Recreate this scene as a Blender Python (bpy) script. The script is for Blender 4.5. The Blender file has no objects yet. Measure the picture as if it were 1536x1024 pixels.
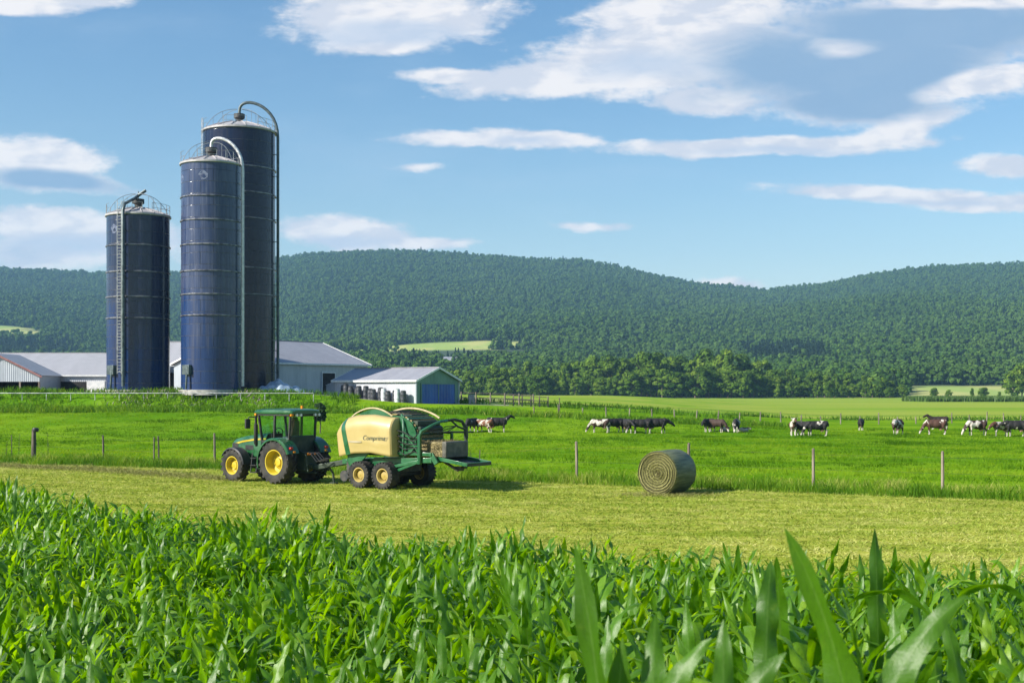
import bpy, bmesh, math, random
import numpy as np
from mathutils import Vector, Matrix
random.seed(7); RNG = np.random.default_rng(11)
SC = bpy.context.scene
COL = SC.collection
F = 1900.0; CH = 3.85; PI = math.pi

# ------------------------------------------------------------------ helpers
def X(px, D): return (px-768.0)/F*D
def Zp(py, D): return CH+(585.0-py)/F*D
def sstep(a, b, x):
    t = np.clip((np.asarray(x, float)-a)/(b-a), 0, 1); return t*t*(3-2*t)

class MB:
    def __init__(s): s.v = []; s.f = []
    def add(s, vs, fs):
        o = len(s.v); s.v += [tuple(p) for p in vs]; s.f += [tuple(i+o for i in f) for f in fs]
    def box(s, c, d, R=None):
        hx, hy, hz = d[0]/2, d[1]/2, d[2]/2
        vs = [Vector((x, y, z)) for x in (-hx, hx) for y in (-hy, hy) for z in (-hz, hz)]
        if R is not None: vs = [R @ p for p in vs]
        c = Vector(c)
        s.add([p+c for p in vs], [(0,1,3,2),(4,6,7,5),(0,4,5,1),(2,3,7,6),(0,2,6,4),(1,5,7,3)])
        return s
    def bar(s, p0, p1, w, h):
        p0, p1 = Vector(p0), Vector(p1); d = (p1-p0); L = d.length; d.normalize()
        up = Vector((0,0,1)) if abs(d.z) < .95 else Vector((0,1,0))
        y = up.cross(d).normalized(); z = d.cross(y)
        R = Matrix((d, y, z)).transposed()
        return s.box((p0+p1)/2, (L, w, h), R)
    def tube(s, pts, r, n=8, caps=True):
        pts = [Vector(p) for p in pts]; m = len(pts)
        rs = list(r) if hasattr(r, '__len__') else [r]*m
        t0 = (pts[1]-pts[0]).normalized()
        a = Vector((0,0,1)) if abs(t0.z) < .9 else Vector((1,0,0))
        nrm = (a - t0*a.dot(t0)).normalized(); vs = []
        for i in range(m):
            t = (pts[min(i+1, m-1)]-pts[max(i-1, 0)]).normalized()
            nrm = (nrm - t*nrm.dot(t)).normalized(); b = t.cross(nrm)
            for k in range(n):
                q = 2*PI*k/n
                vs.append(pts[i]+(nrm*math.cos(q)+b*math.sin(q))*rs[i])
        fs = [(i*n+k, i*n+(k+1) % n, (i+1)*n+(k+1) % n, (i+1)*n+k) for i in range(m-1) for k in range(n)]
        if caps: fs += [tuple(range(n-1, -1, -1)), tuple((m-1)*n+k for k in range(n))]
        s.add(vs, fs); return s
    def cyl(s, p0, p1, r0, r1=None, n=12): return s.tube([p0, p1], [r0, r0 if r1 is None else r1], n)
    def lathe(s, prof, n=32, M=None, a0=0, a1=2*PI):
        full = abs(a1-a0-2*PI) < 1e-6; m = len(prof); nn = n if full else n+1; vs = []
        for k in range(nn):
            q = a0+(a1-a0)*k/n; c, si = math.cos(q), math.sin(q)
            for r, h in prof:
                p = Vector((r*c, r*si, h)); vs.append(M @ p if M is not None else p)
        fs = []
        for k in range(n):
            k2 = (k+1) % nn
            for i in range(m-1): fs.append((k*m+i, k2*m+i, k2*m+i+1, k*m+i+1))
        s.add(vs, fs); return s
    def prism(s, poly, fn, h0, h1):
        """polygon poly [(a,b)], fn(a,b,h)->xyz"""
        n = len(poly)
        vs = [fn(a, b, h0) for a, b in poly]+[fn(a, b, h1) for a, b in poly]
        fs = [tuple(range(n-1, -1, -1)), tuple(range(n, 2*n))]+[(i, (i+1) % n, n+(i+1) % n, n+i) for i in range(n)]
        s.add(vs, fs); return s
    def sheet(s, grid):
        m = len(grid); n = len(grid[0])
        s.add([p for row in grid for p in row], [(i*n+k, i*n+k+1, (i+1)*n+k+1, (i+1)*n+k) for i in range(m-1) for k in range(n-1)]); return s
    def mesh(s, name, mt, smooth=True, ang=38):
        me = bpy.data.meshes.new(name); me.from_pydata([tuple(p) for p in s.v], [], s.f); me.update()
        bm = bmesh.new(); bm.from_mesh(me); bmesh.ops.recalc_face_normals(bm, faces=bm.faces); bm.to_mesh(me); bm.free()
        if smooth:
            me.polygons.foreach_set('use_smooth', [True]*len(me.polygons)); me.set_sharp_from_angle(angle=math.radians(ang))
        if mt is not None: me.materials.append(mt)
        return me
    def build(s, name, mt, parent=None, bevel=0, smooth=True, ang=38):
        o = bpy.data.objects.new(name, s.mesh(name, mt, smooth, ang)); COL.objects.link(o)
        if parent is not None: o.parent = parent
        if bevel:
            b = o.modifiers.new('bevel', 'BEVEL'); b.width = bevel; b.segments = 2; b.limit_method = 'ANGLE'; b.angle_limit = .6
        return o

def tag(o, label=None, cat=None, group=None, kind=None):
    if label: o['label'] = label
    if cat: o['category'] = cat
    if group: o['group'] = group
    if kind: o['kind'] = kind
    return o
def empty(name, loc=(0,0,0), rz=0, label=None, cat=None, group=None):
    o = bpy.data.objects.new(name, None); COL.objects.link(o); o.location = loc; o.rotation_euler = (0,0,rz)
    o.empty_display_size = .2
    return tag(o, label, cat, group)
def copy_tree(o, parent=None):
    c = o.copy(); COL.objects.link(c)
    if parent is not None: c.parent = parent
    for ch in list(o.children): copy_tree(ch, c)
    return c
def np_mesh(name, V, Fc, mt, attr=None):
    """V (n,3), Fc (m,k) constant k"""
    me = bpy.data.meshes.new(name); n, (m, k) = len(V), Fc.shape
    me.vertices.add(n); me.vertices.foreach_set('co', V.astype(np.float32).ravel())
    me.loops.add(m*k); me.loops.foreach_set('vertex_index', Fc.astype(np.int32).ravel())
    me.polygons.add(m); me.polygons.foreach_set('loop_start', (np.arange(m)*k).astype(np.int32))
    me.polygons.foreach_set('loop_total', np.full(m, k, np.int32))
    me.update(calc_edges=True); me.validate()
    if attr is not None:
        for an, data in attr.items():
            a = me.attributes.new(an, 'FLOAT', 'POINT'); a.data.foreach_set('value', data.astype(np.float32))
    if mt is not None: me.materials.append(mt)
    return me
def link(name, me, parent=None):
    o = bpy.data.objects.new(name, me); COL.objects.link(o)
    if parent is not None: o.parent = parent
    return o

_G = np.random.default_rng(99).random((512, 512))
def vn(x, y, s, k=0):
    """smooth random field 0..1 with features of about s metres"""
    u, v = np.asarray(x)/s+37.3*k+1000, np.asarray(y)/s+91.7*k+1000
    i, j = np.floor(u).astype(int), np.floor(v).astype(int); f, g = u-i, v-j; f = f*f*(3-2*f); g = g*g*(3-2*g)
    G = lambda a, b: _G[a % 512, b % 512]
    return (G(i, j)*(1-f)+G(i+1, j)*f)*(1-g)+(G(i, j+1)*(1-f)+G(i+1, j+1)*f)*g
# ------------------------------------------------------------------ node helper
class NT:
    def __init__(s, tree): s.t = tree; s.n = tree.nodes; s.l = tree.links
    def add(s, typ, **kw):
        nd = s.n.new(typ)
        for k, v in kw.items(): setattr(nd, k, v)
        return nd
    def put(s, sock, v):
        if v is None: return
        if hasattr(v, 'is_output'): s.l.new(v, sock)
        elif isinstance(v, (tuple, list)) and len(v) == 3 and sock.type == 'RGBA': sock.default_value = (*v, 1)
        else: sock.default_value = v
    def math(s, op, a, b=None, c=None, clamp=False):
        nd = s.add('ShaderNodeMath', operation=op, use_clamp=clamp)
        s.put(nd.inputs[0], a)
        if b is not None: s.put(nd.inputs[1], b)
        if c is not None: s.put(nd.inputs[2], c)
        return nd.outputs[0]
    def vmath(s, op, a, b=None):
        nd = s.add('ShaderNodeVectorMath', operation=op); s.put(nd.inputs[0], a)
        if b is not None:
            s.put(nd.inputs['Scale' if op == 'SCALE' else 1], b)
        return nd.outputs['Value'] if op in ('LENGTH', 'DOT_PRODUCT') else nd.outputs[0]
    def mix(s, fac, a, b):
        nd = s.add('ShaderNodeMix', data_type='RGBA'); s.put(nd.inputs[0], fac); s.put(nd.inputs[6], a); s.put(nd.inputs[7], b); return nd.outputs[2]
    def noise(s, vec, scale, detail=3, rough=.55, dist=0):
        nd = s.add('ShaderNodeTexNoise'); s.put(nd.inputs['Vector'], vec); s.put(nd.inputs['Scale'], scale)
        nd.inputs['Detail'].default_value = detail; nd.inputs['Roughness'].default_value = rough; nd.inputs['Distortion'].default_value = dist
        return nd.outputs[0]
    def ramp(s, v, lo, hi, a=0., b=1.):
        nd = s.add('ShaderNodeMapRange', interpolation_type='SMOOTHSTEP'); s.put(nd.inputs[0], v)
        for i, q in enumerate((lo, hi, a, b)): s.put(nd.inputs[i+1], q)
        return nd.outputs[0]
    def mapping(s, vec, loc=(0,0,0), rot=(0,0,0), sc=(1,1,1), typ='POINT'):
        nd = s.add('ShaderNodeMapping', vector_type=typ); s.put(nd.inputs[0], vec)
        nd.inputs[1].default_value = loc; nd.inputs[2].default_value = rot; nd.inputs[3].default_value = sc; return nd.outputs[0]
    def sep(s, v):
        nd = s.add('ShaderNodeSeparateXYZ'); s.put(nd.inputs[0], v); return nd.outputs
    def comb(s, x=0., y=0., z=0.):
        nd = s.add('ShaderNodeCombineXYZ')
        for i, q in enumerate((x, y, z)): s.put(nd.inputs[i], q)
        return nd.outputs[0]
    def bump(s, h, strength=.3, dist=.02, nrm=None):
        nd = s.add('ShaderNodeBump'); s.put(nd.inputs['Height'], h); nd.inputs['Strength'].default_value = strength; nd.inputs['Distance'].default_value = dist
        return nd.outputs[0]
    def attr(s, name):
        nd = s.add('ShaderNodeAttribute', attribute_name=name); return nd.outputs
def new_mat(name):
    m = bpy.data.materials.new(name); m.use_nodes = True; t = NT(m.node_tree)
    b = m.node_tree.nodes['Principled BSDF']; return m, t, b
def tc(t, which='Object'): return t.add('ShaderNodeTexCoord').outputs[which]
def pmat(name, c1, c2=None, scale=4, rough=.5, metal=0., bump=0., bscale=None, stretch=(1,1,1), coat=0., detail=4, lo=.35, hi=.65, rvar=.0, spec=.5):
    m, t, b = new_mat(name); v = t.mapping(tc(t), sc=stretch)
    if c2 is not None:
        n = t.noise(v, scale, detail); t.put(b.inputs['Base Color'], t.mix(t.ramp(n, lo, hi), c1, c2))
        if rvar: t.put(b.inputs['Roughness'], t.ramp(n, lo, hi, rough-rvar, rough+rvar))
    else: t.put(b.inputs['Base Color'], c1)
    if not (c2 is not None and rvar): b.inputs['Roughness'].default_value = rough
    b.inputs['Metallic'].default_value = metal; b.inputs['Coat Weight'].default_value = coat
    b.inputs['Coat Roughness'].default_value = .1; b.inputs['Specular IOR Level'].default_value = spec
    if bump: t.put(b.inputs['Normal'], t.bump(t.noise(v, bscale or scale*3, 4), bump, .03))
    return m
def leaf_mat(name, stops, transl=.35, rough=.45, vein=None, spec=.5, tcol=1.25, patch=None, fine=False):
    """foliage: colour from point attribute 'tint' and per-instance random, mixed with translucency"""
    m, t, b = new_mat(name)
    a = t.attr('tint')[2]; r = t.add('ShaderNodeObjectInfo').outputs['Random']
    f = t.math('ADD', t.math('MULTIPLY', a, .75), t.math('MULTIPLY', r, .25))
    cr = t.add('ShaderNodeValToRGB'); el = cr.color_ramp.elements
    while len(el) < len(stops): el.new(.5)
    for e, (p, c) in zip(el, stops): e.position = p; e.color = (*c, 1)
    t.put(cr.inputs[0], f); c = cr.outputs[0]
    if vein: 
        w = t.attr('across')[2]
        c = t.mix(t.ramp(w, .10, .03, 0, .85), c, vein)
    if patch:
        P = t.add('ShaderNodeNewGeometry').outputs['Position']; c = t.mix(t.math('MULTIPLY', t.ramp(t.noise(P, .0045, 4, .6), .45, .65), .55), c, patch)
    if fine:
        o_ = tc(t); c = t.mix(t.math('MULTIPLY', t.ramp(t.noise(o_, 14, 4, .7), .55, .8), .35), c, (.20,.27,.03)); c = t.mix(t.math('MULTIPLY', t.ramp(t.noise(t.mapping(o_, sc=(1,1,.3)), 90, 3, .6), .45, .7), .3), c, (.03,.09,.006))
        t.put(b.inputs['Normal'], t.bump(t.noise(o_, 60, 4, .7), .35, .006))
    t.put(b.inputs['Base Color'], c); b.inputs['Roughness'].default_value = rough; b.inputs['Specular IOR Level'].default_value = spec
    tr = t.add('ShaderNodeBsdfTranslucent'); 
    hs = t.add('ShaderNodeHueSaturation'); hs.inputs['Hue'].default_value = .485; hs.inputs['Saturation'].default_value = 1.1; hs.inputs['Value'].default_value = tcol
    t.put(hs.inputs['Color'], c); t.put(tr.inputs[0], hs.outputs[0])
    mx = t.add('ShaderNodeMixShader'); mx.inputs[0].default_value = transl
    t.l.new(b.outputs[0], mx.inputs[1]); t.l.new(tr.outputs[0], mx.inputs[2])
    t.l.new(mx.outputs[0], m.node_tree.nodes['Material Output'].inputs[0])
    return m

# ------------------------------------------------------------------ camera, light, sky
cam = bpy.data.cameras.new('camera'); cam.sensor_width = 36; cam.lens = 36*F/1536; cam.shift_y = 73/1536
cam.dof.use_dof = True; cam.dof.focus_distance = 50; cam.dof.aperture_fstop = 6.3; cam.clip_start = .1; cam.clip_end = 9000
co = bpy.data.objects.new('camera', cam); COL.objects.link(co); co.location = (0,0,CH); co.rotation_euler = (PI/2,0,0); SC.camera = co
ELEV = math.radians(33); AZ = math.radians(26)      # the sun stands to the left of the view
ts = Vector((-math.cos(ELEV)*math.cos(AZ), -math.cos(ELEV)*math.sin(AZ)*1.0, math.sin(ELEV)))
sl = bpy.data.lights.new('sun', 'SUN'); sl.energy = 5.0; sl.angle = math.radians(.5); sl.color = (1.0, .94, .84)
so = bpy.data.objects.new('sun', sl); COL.objects.link(so); so.rotation_euler = ts.to_track_quat('Z', 'Y').to_euler(); so.location = (-60,0,60)

# clouds: (px, py, half width, half height, tilt deg, grey, strength)
CLOUDS = [(590,22,190,58,-3,0,1.0),(560,62,110,22,4,0,.8),(1010,88,260,58,-5,0,1.0),(860,112,210,34,-6,0,1.0),(1060,148,120,24,4,0,.9),(1040,18,190,60,-8,0,1.0),(690,116,100,14,0,0,.75),
 (1300,100,270,85,-2,1,.95),(1400,40,300,60,0,1,.9),(1180,95,200,70,-4,.8,.9),(1290,150,170,40,0,1,.9),(1480,122,120,26,-12,0,1.0),(1275,75,75,26,0,0,.75),(1450,4,170,14,0,0,.9),
 (755,212,165,16,2,0,.95),(1150,217,290,17,-2,0,.95),(1350,192,110,24,-14,0,1.0),
 (50,236,125,38,4,0,1.0),(80,274,130,22,6,1,.9),(110,342,230,30,4,0,.85),(60,375,240,34,0,.25,.5),(520,347,120,28,4,0,1.0),(630,367,80,12,2,0,.75),
 (888,338,62,10,1,0,.55),(1370,294,230,17,3,0,.95),(1500,304,160,17,0,0,.9),(1520,252,90,18,3,0,.85),(50,4,150,22,0,0,.95),(1100,424,70,13,0,0,.5),(620,249,40,6,0,0,.3)]
w = bpy.data.worlds.new('World'); SC.world = w; w.use_nodes = True; t = NT(w.node_tree)
bg = w.node_tree.nodes['Background']
sky = t.add('ShaderNodeTexSky', sky_type='NISHITA'); sky.sun_disc = False; sky.sun_elevation = ELEV; sky.sun_rotation = math.radians(244)
sky.altitude = 150; sky.air_density = 1.15; sky.dust_density = .6; sky.ozone_density = 2.2
d = tc(t, 'Generated'); dx, dy, dz = t.sep(d)
ady = t.math('MAXIMUM', t.math('ABSOLUTE', dy), .08)
U = t.math('DIVIDE', dx, ady); V = t.math('DIVIDE', dz, ady)
uv = t.comb(U, V, 0.)
wn = t.add('ShaderNodeTexNoise'); t.put(wn.inputs['Vector'], t.mapping(uv, sc=(1,2.2,1))); wn.inputs['Scale'].default_value = 9; wn.inputs['Detail'].default_value = 5
warp = t.vmath('SCALE', t.vmath('SUBTRACT', wn.outputs['Color'], (.5,.5,.5)), None)
warp.node.inputs['Scale'].default_value = .042
uvw = t.vmath('ADD', uv, t.vmath('MULTIPLY', warp, (1.0,.42,0.)))
white = None; grey = None; wtop = None
for (px, py, a, b_, ti, g, st) in CLOUDS:
    mp = t.mapping(uvw, loc=((px-768)/F, (585-py)/F, 0), rot=(0,0,math.radians(-ti)), sc=(a/F, b_/F, 1), typ='TEXTURE')
    L = t.math('MULTIPLY', t.math('SUBTRACT', 1.0, t.vmath('LENGTH', mp)), st)
    L = t.math('MAXIMUM', L, -1.0)
    white = L if white is None else t.math('SMOOTH_MAX', white, L, .12)
    if (px, py) in ((1275,75),(1480,122),(1450,4),(50,230)): wtop = L if wtop is None else t.math('MAXIMUM', wtop, L)
    if g > 0:
        G = t.math('MULTIPLY', L, g); grey = G if grey is None else t.math('MAXIMUM', grey, G)
nb = t.noise(t.mapping(uv, sc=(1,2.6,1)), 22, 7, .58, .3)
nf = t.noise(t.mapping(uv, loc=(3,1,0), sc=(1,1.8,1)), 95, 6, .62)
dens = t.math('ADD', white, t.math('ADD', t.math('MULTIPLY', t.math('SUBTRACT', nb, .5), .75), t.math('MULTIPLY', t.math('SUBTRACT', nf, .5), .42)))
msk = t.ramp(dens, -.08, .36)
nlo = t.noise(t.mapping(uv, loc=(.012,-.006,0), sc=(1,2.6,1)), 22, 7, .58, .3)
nlo2 = t.noise(t.mapping(uv, loc=(.03,-.022,0), sc=(1,2.6,1)), 13, 4, .5, .3); nb2 = t.noise(t.mapping(uv, sc=(1,2.6,1)), 13, 4, .5, .3)
relief = t.ramp(t.math('ADD', t.math('SUBTRACT', nb, nlo), t.math('SUBTRACT', nb2, nlo2)), -.17, .17)
edge = t.ramp(dens, .25, .9)
shade = t.math('ADD', t.math('MULTIPLY', relief, .80), .12)
gm = t.ramp(t.math('ADD', t.math('SUBTRACT', grey, t.math('MULTIPLY', t.math('MAXIMUM', wtop, 0.), .8)), t.math('MULTIPLY', t.math('SUBTRACT', nb, .5), .5)), -.05, .5)
CW = 1.0
ccol = t.mix(shade, (5.6,5.9,6.7), (8.5,8.1,7.9))
ccol = t.mix(t.math('MULTIPLY', gm, .95), ccol, (2.2,3.55,5.3))
under = None
for (px, py, a, b_, st) in ((600,50,130,26,1.0),(520,58,90,18,.8),(960,100,120,26,.8),(790,216,70,10,.8),(1180,224,200,10,.8),(1400,302,180,11,.8),(530,360,100,14,.9),(120,360,180,20,.9)):
    L = t.math('MULTIPLY', t.math('SUBTRACT', 1.0, t.vmath('LENGTH', t.mapping(uvw, loc=((px-768)/F, (585-py)/F, 0), sc=(a/F, b_/F, 1), typ='TEXTURE'))), st)
    under = L if under is None else t.math('MAXIMUM', under, L)
um = t.ramp(t.math('ADD', under, t.math('MULTIPLY', t.math('SUBTRACT', nb2, .5), .9)), -.05, .75)
ccol = t.mix(t.math('MULTIPLY', um, .75), ccol, (4.7,5.5,6.8))
veil = t.math('MULTIPLY', t.ramp(V, .16, -.01), .42)                 # pale air low over the horizon
hs = t.add('ShaderNodeHueSaturation'); hs.inputs['Hue'].default_value = .50; hs.inputs['Saturation'].default_value = 1.22; hs.inputs['Value'].default_value = 1.16; t.put(hs.inputs['Color'], sky.outputs[0])
skc = t.mix(veil, hs.outputs[0], (4.9,6.5,8.0))
thin = t.math('MULTIPLY', t.ramp(t.noise(t.mapping(uv, loc=(7,2,0), sc=(1,3,1)), 5, 5, .6), .45, .8), .14)
skc = t.mix(thin, skc, (5.6,6.6,7.8))
fac = t.math('MULTIPLY', msk, .93)
t.put(bg.inputs[0], t.mix(fac, skc, ccol)); bg.inputs[1].default_value = .070
w.cycles.sampling_method = 'MANUAL'; w.cycles.sample_map_resolution = 512

SC.view_settings.view_transform = 'Standard'; SC.view_settings.look = 'None'; SC.view_settings.exposure = 0.85; SC.view_settings.gamma = 1
c = SC.cycles; c.use_denoising = True; c.max_bounces = 6; c.diffuse_bounces = 3; c.glossy_bounces = 3; c.transmission_bounces = 4; c.transparent_max_bounces = 8; c.volume_bounces = 0
c.sample_clamp_indirect = 6; c.caustics_reflective = False; c.caustics_refractive = False
try: c.denoiser = 'OPENIMAGEDENOISE'
except Exception: pass
# ------------------------------------------------------------------ terrain
SK_PX = [-1500,-900,-400,0,80,160,270,340,415,480,560,640,720,800,870,920,980,1040,1100,1150,1180,1240,1300,1360,1420,1536,1800,2400,3000]
SK_PY = [430,420,410,399,401,405,404,398,383,376,372,373,379,385,386,394,408,420,425,431,428,421,409,400,394,391,385,400,430]
def n2(x, y, s, k=0):
    return (np.sin(x/s+1.3*k)*np.cos(y/s*.9+.7*k)+.6*np.sin((x*.8+y*.6)/s*1.7+2.1+k)+.4*np.cos((y*.9-x*.5)/s*2.6+k*1.9))/2
EDGE_X = [-60,-25,-14,-10.5,-6.1,-3.2,0,3.4,7.4,14,30]
EDGE_Y = [62,44,34.5,30,25,22.8,20.6,18.5,17.2,15.8,14.5]
def corn_edge(x): return np.interp(x, EDGE_X, EDGE_Y)
def mown_edge(x): return 53.3-.52*np.asarray(x, float)      # the mown strip ends at this line, pasture beyond
def fence_y(x): return mown_edge(x)+3.6
def ground_z(x, y):
    x = np.asarray(x, float); y = np.asarray(y, float)
    z = 1.95*np.clip(1-np.maximum(y, 0)/corn_edge(x), 0, 1)*(.30+.70*sstep(-.36, .26, x/np.maximum(y, 3)))
    fw = 1-sstep(-14, 40, x-(y-120)*.15)
    lf = 1-sstep(-26, -8, x)
    yard = (2.45+1.2*lf)*fw
    rise = .52*sstep(95, 128, y)*lf+.75*sstep(104, 127, y)*(1-lf)
    z = z+yard*np.maximum(rise, sstep(125.5, 131.5, y)*(1-.0))*(1-sstep(330, 620, y))
    z = z+.10*n2(x, y, 6.5)*sstep(40, 70, y)*(1-sstep(122, 124, y))
    # far land
    z = z+6*sstep(640, 900, y)
    px = 768+F*x/np.maximum(y, 60)
    sk = np.interp(px, SK_PX, SK_PY)
    zr = CH+(585-sk)/F*3000-13
    tt = np.clip((y-760)/2240, 0, None)
    up = np.where(tt < 1, tt**1.45, 1-.8*(tt-1))
    rav = (n2(x, y*.6, 170)*16+n2(x, y*.5, 420, 2)*22)*np.clip(tt*(1-tt)*4, 0, 1)*sstep(900, 1300, y)
    z = z+(zr-6)*up+rav
    return z
gz = lambda x, y: float(ground_z(x, y))
def field_mask(x, y):
    """pale fields lying among the woods on the slope"""
    px = 768+F*x/np.maximum(y, 60)
    a = sstep(0, .25, 1-((px-658)/150)**2-((y-1408)/64)**2)
    b = sstep(0, .25, 1-((px-10)/62)**2-((y-1750)/95)**2)
    c_ = sstep(1352, 1366, px)*(1-sstep(815, 840, y))*sstep(600, 640, y)
    return np.maximum(np.maximum(a, b), c_)
xs = np.unique(np.concatenate([np.arange(-60, 46, .6), -np.geomspace(60, 900, 46), np.geomspace(46, 900, 48), np.arange(-3600, -899, 60), np.arange(900, 3601, 60)]))
ys = np.unique(np.concatenate([np.arange(-60, 0, 6), np.arange(0, 140, .7), np.geomspace(140, 660, 60), np.arange(660, 3480, 22)]))
gx, gy = np.meshgrid(xs, ys); gzv = ground_z(gx, gy)
def grid_obj(name, i0, i1, mt):
    ny, nx = i1-i0, len(xs)
    V = np.stack([gx[i0:i1], gy[i0:i1], gzv[i0:i1]], -1).reshape(-1, 3)
    idx = np.arange(ny*nx).reshape(ny, nx)
    Fc = np.stack([idx[:-1,:-1], idx[:-1,1:], idx[1:,1:], idx[1:,:-1]], -1).reshape(-1, 4)
    xx, yy = V[:,0], V[:,1]
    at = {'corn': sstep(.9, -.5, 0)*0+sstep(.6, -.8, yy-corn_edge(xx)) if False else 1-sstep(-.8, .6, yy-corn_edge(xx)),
          'field': field_mask(xx, yy),
          'yard': sstep(131.5, 133, yy)*(1-sstep(-16, 6, xx))*(1-sstep(190, 260, yy))}
    me = np_mesh(name, V, Fc, mt, at); me.polygons.foreach_set('use_smooth', [True]*len(me.polygons))
    o = link(name, me); return tag(o, kind='structure')
# ground material
FFS, FFC = -.10, 158.
m_ground, t, b = new_mat('ground'); P = t.add('ShaderNodeNewGeometry').outputs['Position']; px_, py_, pz_ = t.sep(P)
s_ = t.math('SUBTRACT', t.math('ADD', py_, t.math('MULTIPLY', px_, .52)), 53.3)
nbig = t.noise(P, .07, 4); nmid = t.noise(P, .5, 4, .6); nfine = t.noise(P, 9, 5, .7)
rot = math.radians(27.5)
swv = t.mapping(P, rot=(0,0,rot), sc=(.12,1.1,1))
nsw = t.noise(swv, 1.0, 4, .6, .4)
past = t.mix(t.ramp(nbig, .35, .68), (.085,.205,.006), (.175,.30,.012))
past = t.mix(t.math('MULTIPLY', t.ramp(nmid, .5, .75), .55), past, (.19,.30,.03))
past = t.mix(t.math('MULTIPLY', t.ramp(nfine, .55, .8), .4), past, (.03,.085,.008))
mown = t.mix(t.ramp(nsw, .32, .68), (.20,.27,.018), (.40,.40,.07))
mown = t.mix(t.math('MULTIPLY', t.ramp(nmid, .45, .72), .5), mown, (.40,.37,.12))
mown = t.mix(t.math('MULTIPLY', t.ramp(nfine, .52, .78), .55), mown, (.10,.13,.02))
sj = t.math('ADD', s_, t.math('MULTIPLY', t.math('SUBTRACT', nmid, .5), 1.6))
past = t.mix(t.math('MULTIPLY', t.ramp(t.noise(P, 1.7, 4, .6), .48, .7), .5), past, (.045,.13,.004))
clump = t.noise(t.mapping(P, rot=(0,0,rot), sc=(2.2,4.5,1)), 1.0, 5, .65)
mown = t.mix(t.math('MULTIPLY', t.ramp(clump, .5, .68), .75), mown, (.13,.17,.02))
mown = t.mix(t.math('MULTIPLY', t.ramp(clump, .46, .30), .7), mown, (.50,.46,.17))
col = t.mix(t.ramp(sj, -.25, .35), mown, past)
band = t.noise(t.mapping(P, sc=(.004,.045,1)), 1., 3, .6)
hay = t.mix(t.ramp(band, .38, .6), (.15,.27,.025), (.25,.315,.05))
pyj = t.math('ADD', py_, t.math('MULTIPLY', px_, FFS))
col = t.mix(t.ramp(pyj, FFC, FFC+3.5), col, hay)
col = t.mix(t.attr('yard')[2], col, t.mix(nmid, (.20,.18,.15), (.33,.30,.26)))
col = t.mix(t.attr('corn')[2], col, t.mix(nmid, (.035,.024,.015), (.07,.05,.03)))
t.put(b.inputs['Base Color'], col); b.inputs['Roughness'].default_value = .95; b.inputs['Specular IOR Level'].default_value = .0
t.put(b.inputs['Normal'], t.bump(t.math('ADD', nfine, t.math('MULTIPLY', nsw, .7)), .7, .06))
m_hill, t, b = new_mat('hill_soil'); P = t.add('ShaderNodeNewGeometry').outputs['Position']
nb_ = t.noise(P, .02, 5, .6)
fc_ = t.mix(t.ramp(t.noise(t.mapping(P, sc=(1,.3,1)), .03, 4), .4, .6), (.24,.33,.055), (.36,.37,.10))
t.put(b.inputs['Base Color'], t.mix(t.attr('field')[2], t.mix(nb_, (.012,.03,.008), (.03,.06,.012)), fc_)); b.inputs['Roughness'].default_value = 1
ic = int(np.searchsorted(ys, 660))
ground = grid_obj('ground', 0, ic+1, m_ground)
hills = grid_obj('hills', ic, len(ys), m_hill)

# air
hz = MB().box((0, 1760, 207), (7600, 3900, 420)); m_haze = bpy.data.materials.new('haze'); m_haze.use_nodes = True
nt = m_haze.node_tree; nt.nodes.remove(nt.nodes['Principled BSDF']); pv = nt.nodes.new('ShaderNodeVolumePrincipled')
pv.inputs['Color'].default_value = (.36,.68,1,1); pv.inputs['Density'].default_value = .000118; pv.inputs['Anisotropy'].default_value = .1
nt.links.new(pv.outputs[0], nt.nodes['Material Output'].inputs['Volume'])
haze = tag(hz.build('haze', m_haze, smooth=False), kind='stuff')

# ------------------------------------------------------------------ blades, tufts
def blades(name, x, y, h, wd, lean, mt, tint, flat=0., z=None, seg=2):
    """tapered grass blades as one mesh; lean = horizontal reach as a share of the height"""
    n = len(x); a = RNG.uniform(0, 2*PI, n); z = ground_z(x, y) if z is None else z
    dx, dy = np.cos(a), np.sin(a); b_ = RNG.uniform(0, 2*PI, n); sx, sy = np.cos(b_)*wd/2, np.sin(b_)*wd/2
    r = lean*h
    B = np.stack([x, y, z-.01], -1)
    if seg == 1:
        V = np.stack([B+np.stack([sx, sy, 0*sx], -1), B-np.stack([sx, sy, 0*sx], -1), B+np.stack([dx*r, dy*r, h], -1)], 1)
        Fc = np.arange(3*n).reshape(n, 3); k = 3
    else:
        M_ = B+np.stack([dx*r*.35, dy*r*.35, h*.6], -1); T = B+np.stack([dx*r, dy*r, h], -1)
        S = np.stack([sx, sy, 0*sx], -1)
        V = np.stack([B+S, B-S, M_-S*.8, M_+S*.8, T], 1)
        i = np.arange(n)[:,None]*5
        Fc = np.concatenate([i+np.array([[0,1,2]]), i+np.array([[0,2,3]]), i+np.array([[3,2,4]])], 0); k = 5
    me = np_mesh(name, V.reshape(-1, 3), Fc, mt, {'tint': np.repeat(tint, k)})
    return link(name, me)
def scatter(n, y0, y1, keep, umax=.47, p=1.0):
    """random points in the seen wedge, uniform over the ground, thinned by keep(x, y)"""
    yy = np.sqrt(RNG.uniform(y0**2, y1**2, n)) if p == 1 else (RNG.uniform(y0**p, y1**p, n))**(1/p)
    xx = RNG.uniform(-umax, umax, n)*yy
    k = keep(xx, yy); return xx[k], yy[k]
m_straw = leaf_mat('mown_stubble', [(0,(.11,.17,.016)),(.35,(.24,.32,.04)),(.65,(.41,.44,.11)),(1,(.60,.55,.23))], .2, .8, spec=.05)
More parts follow.
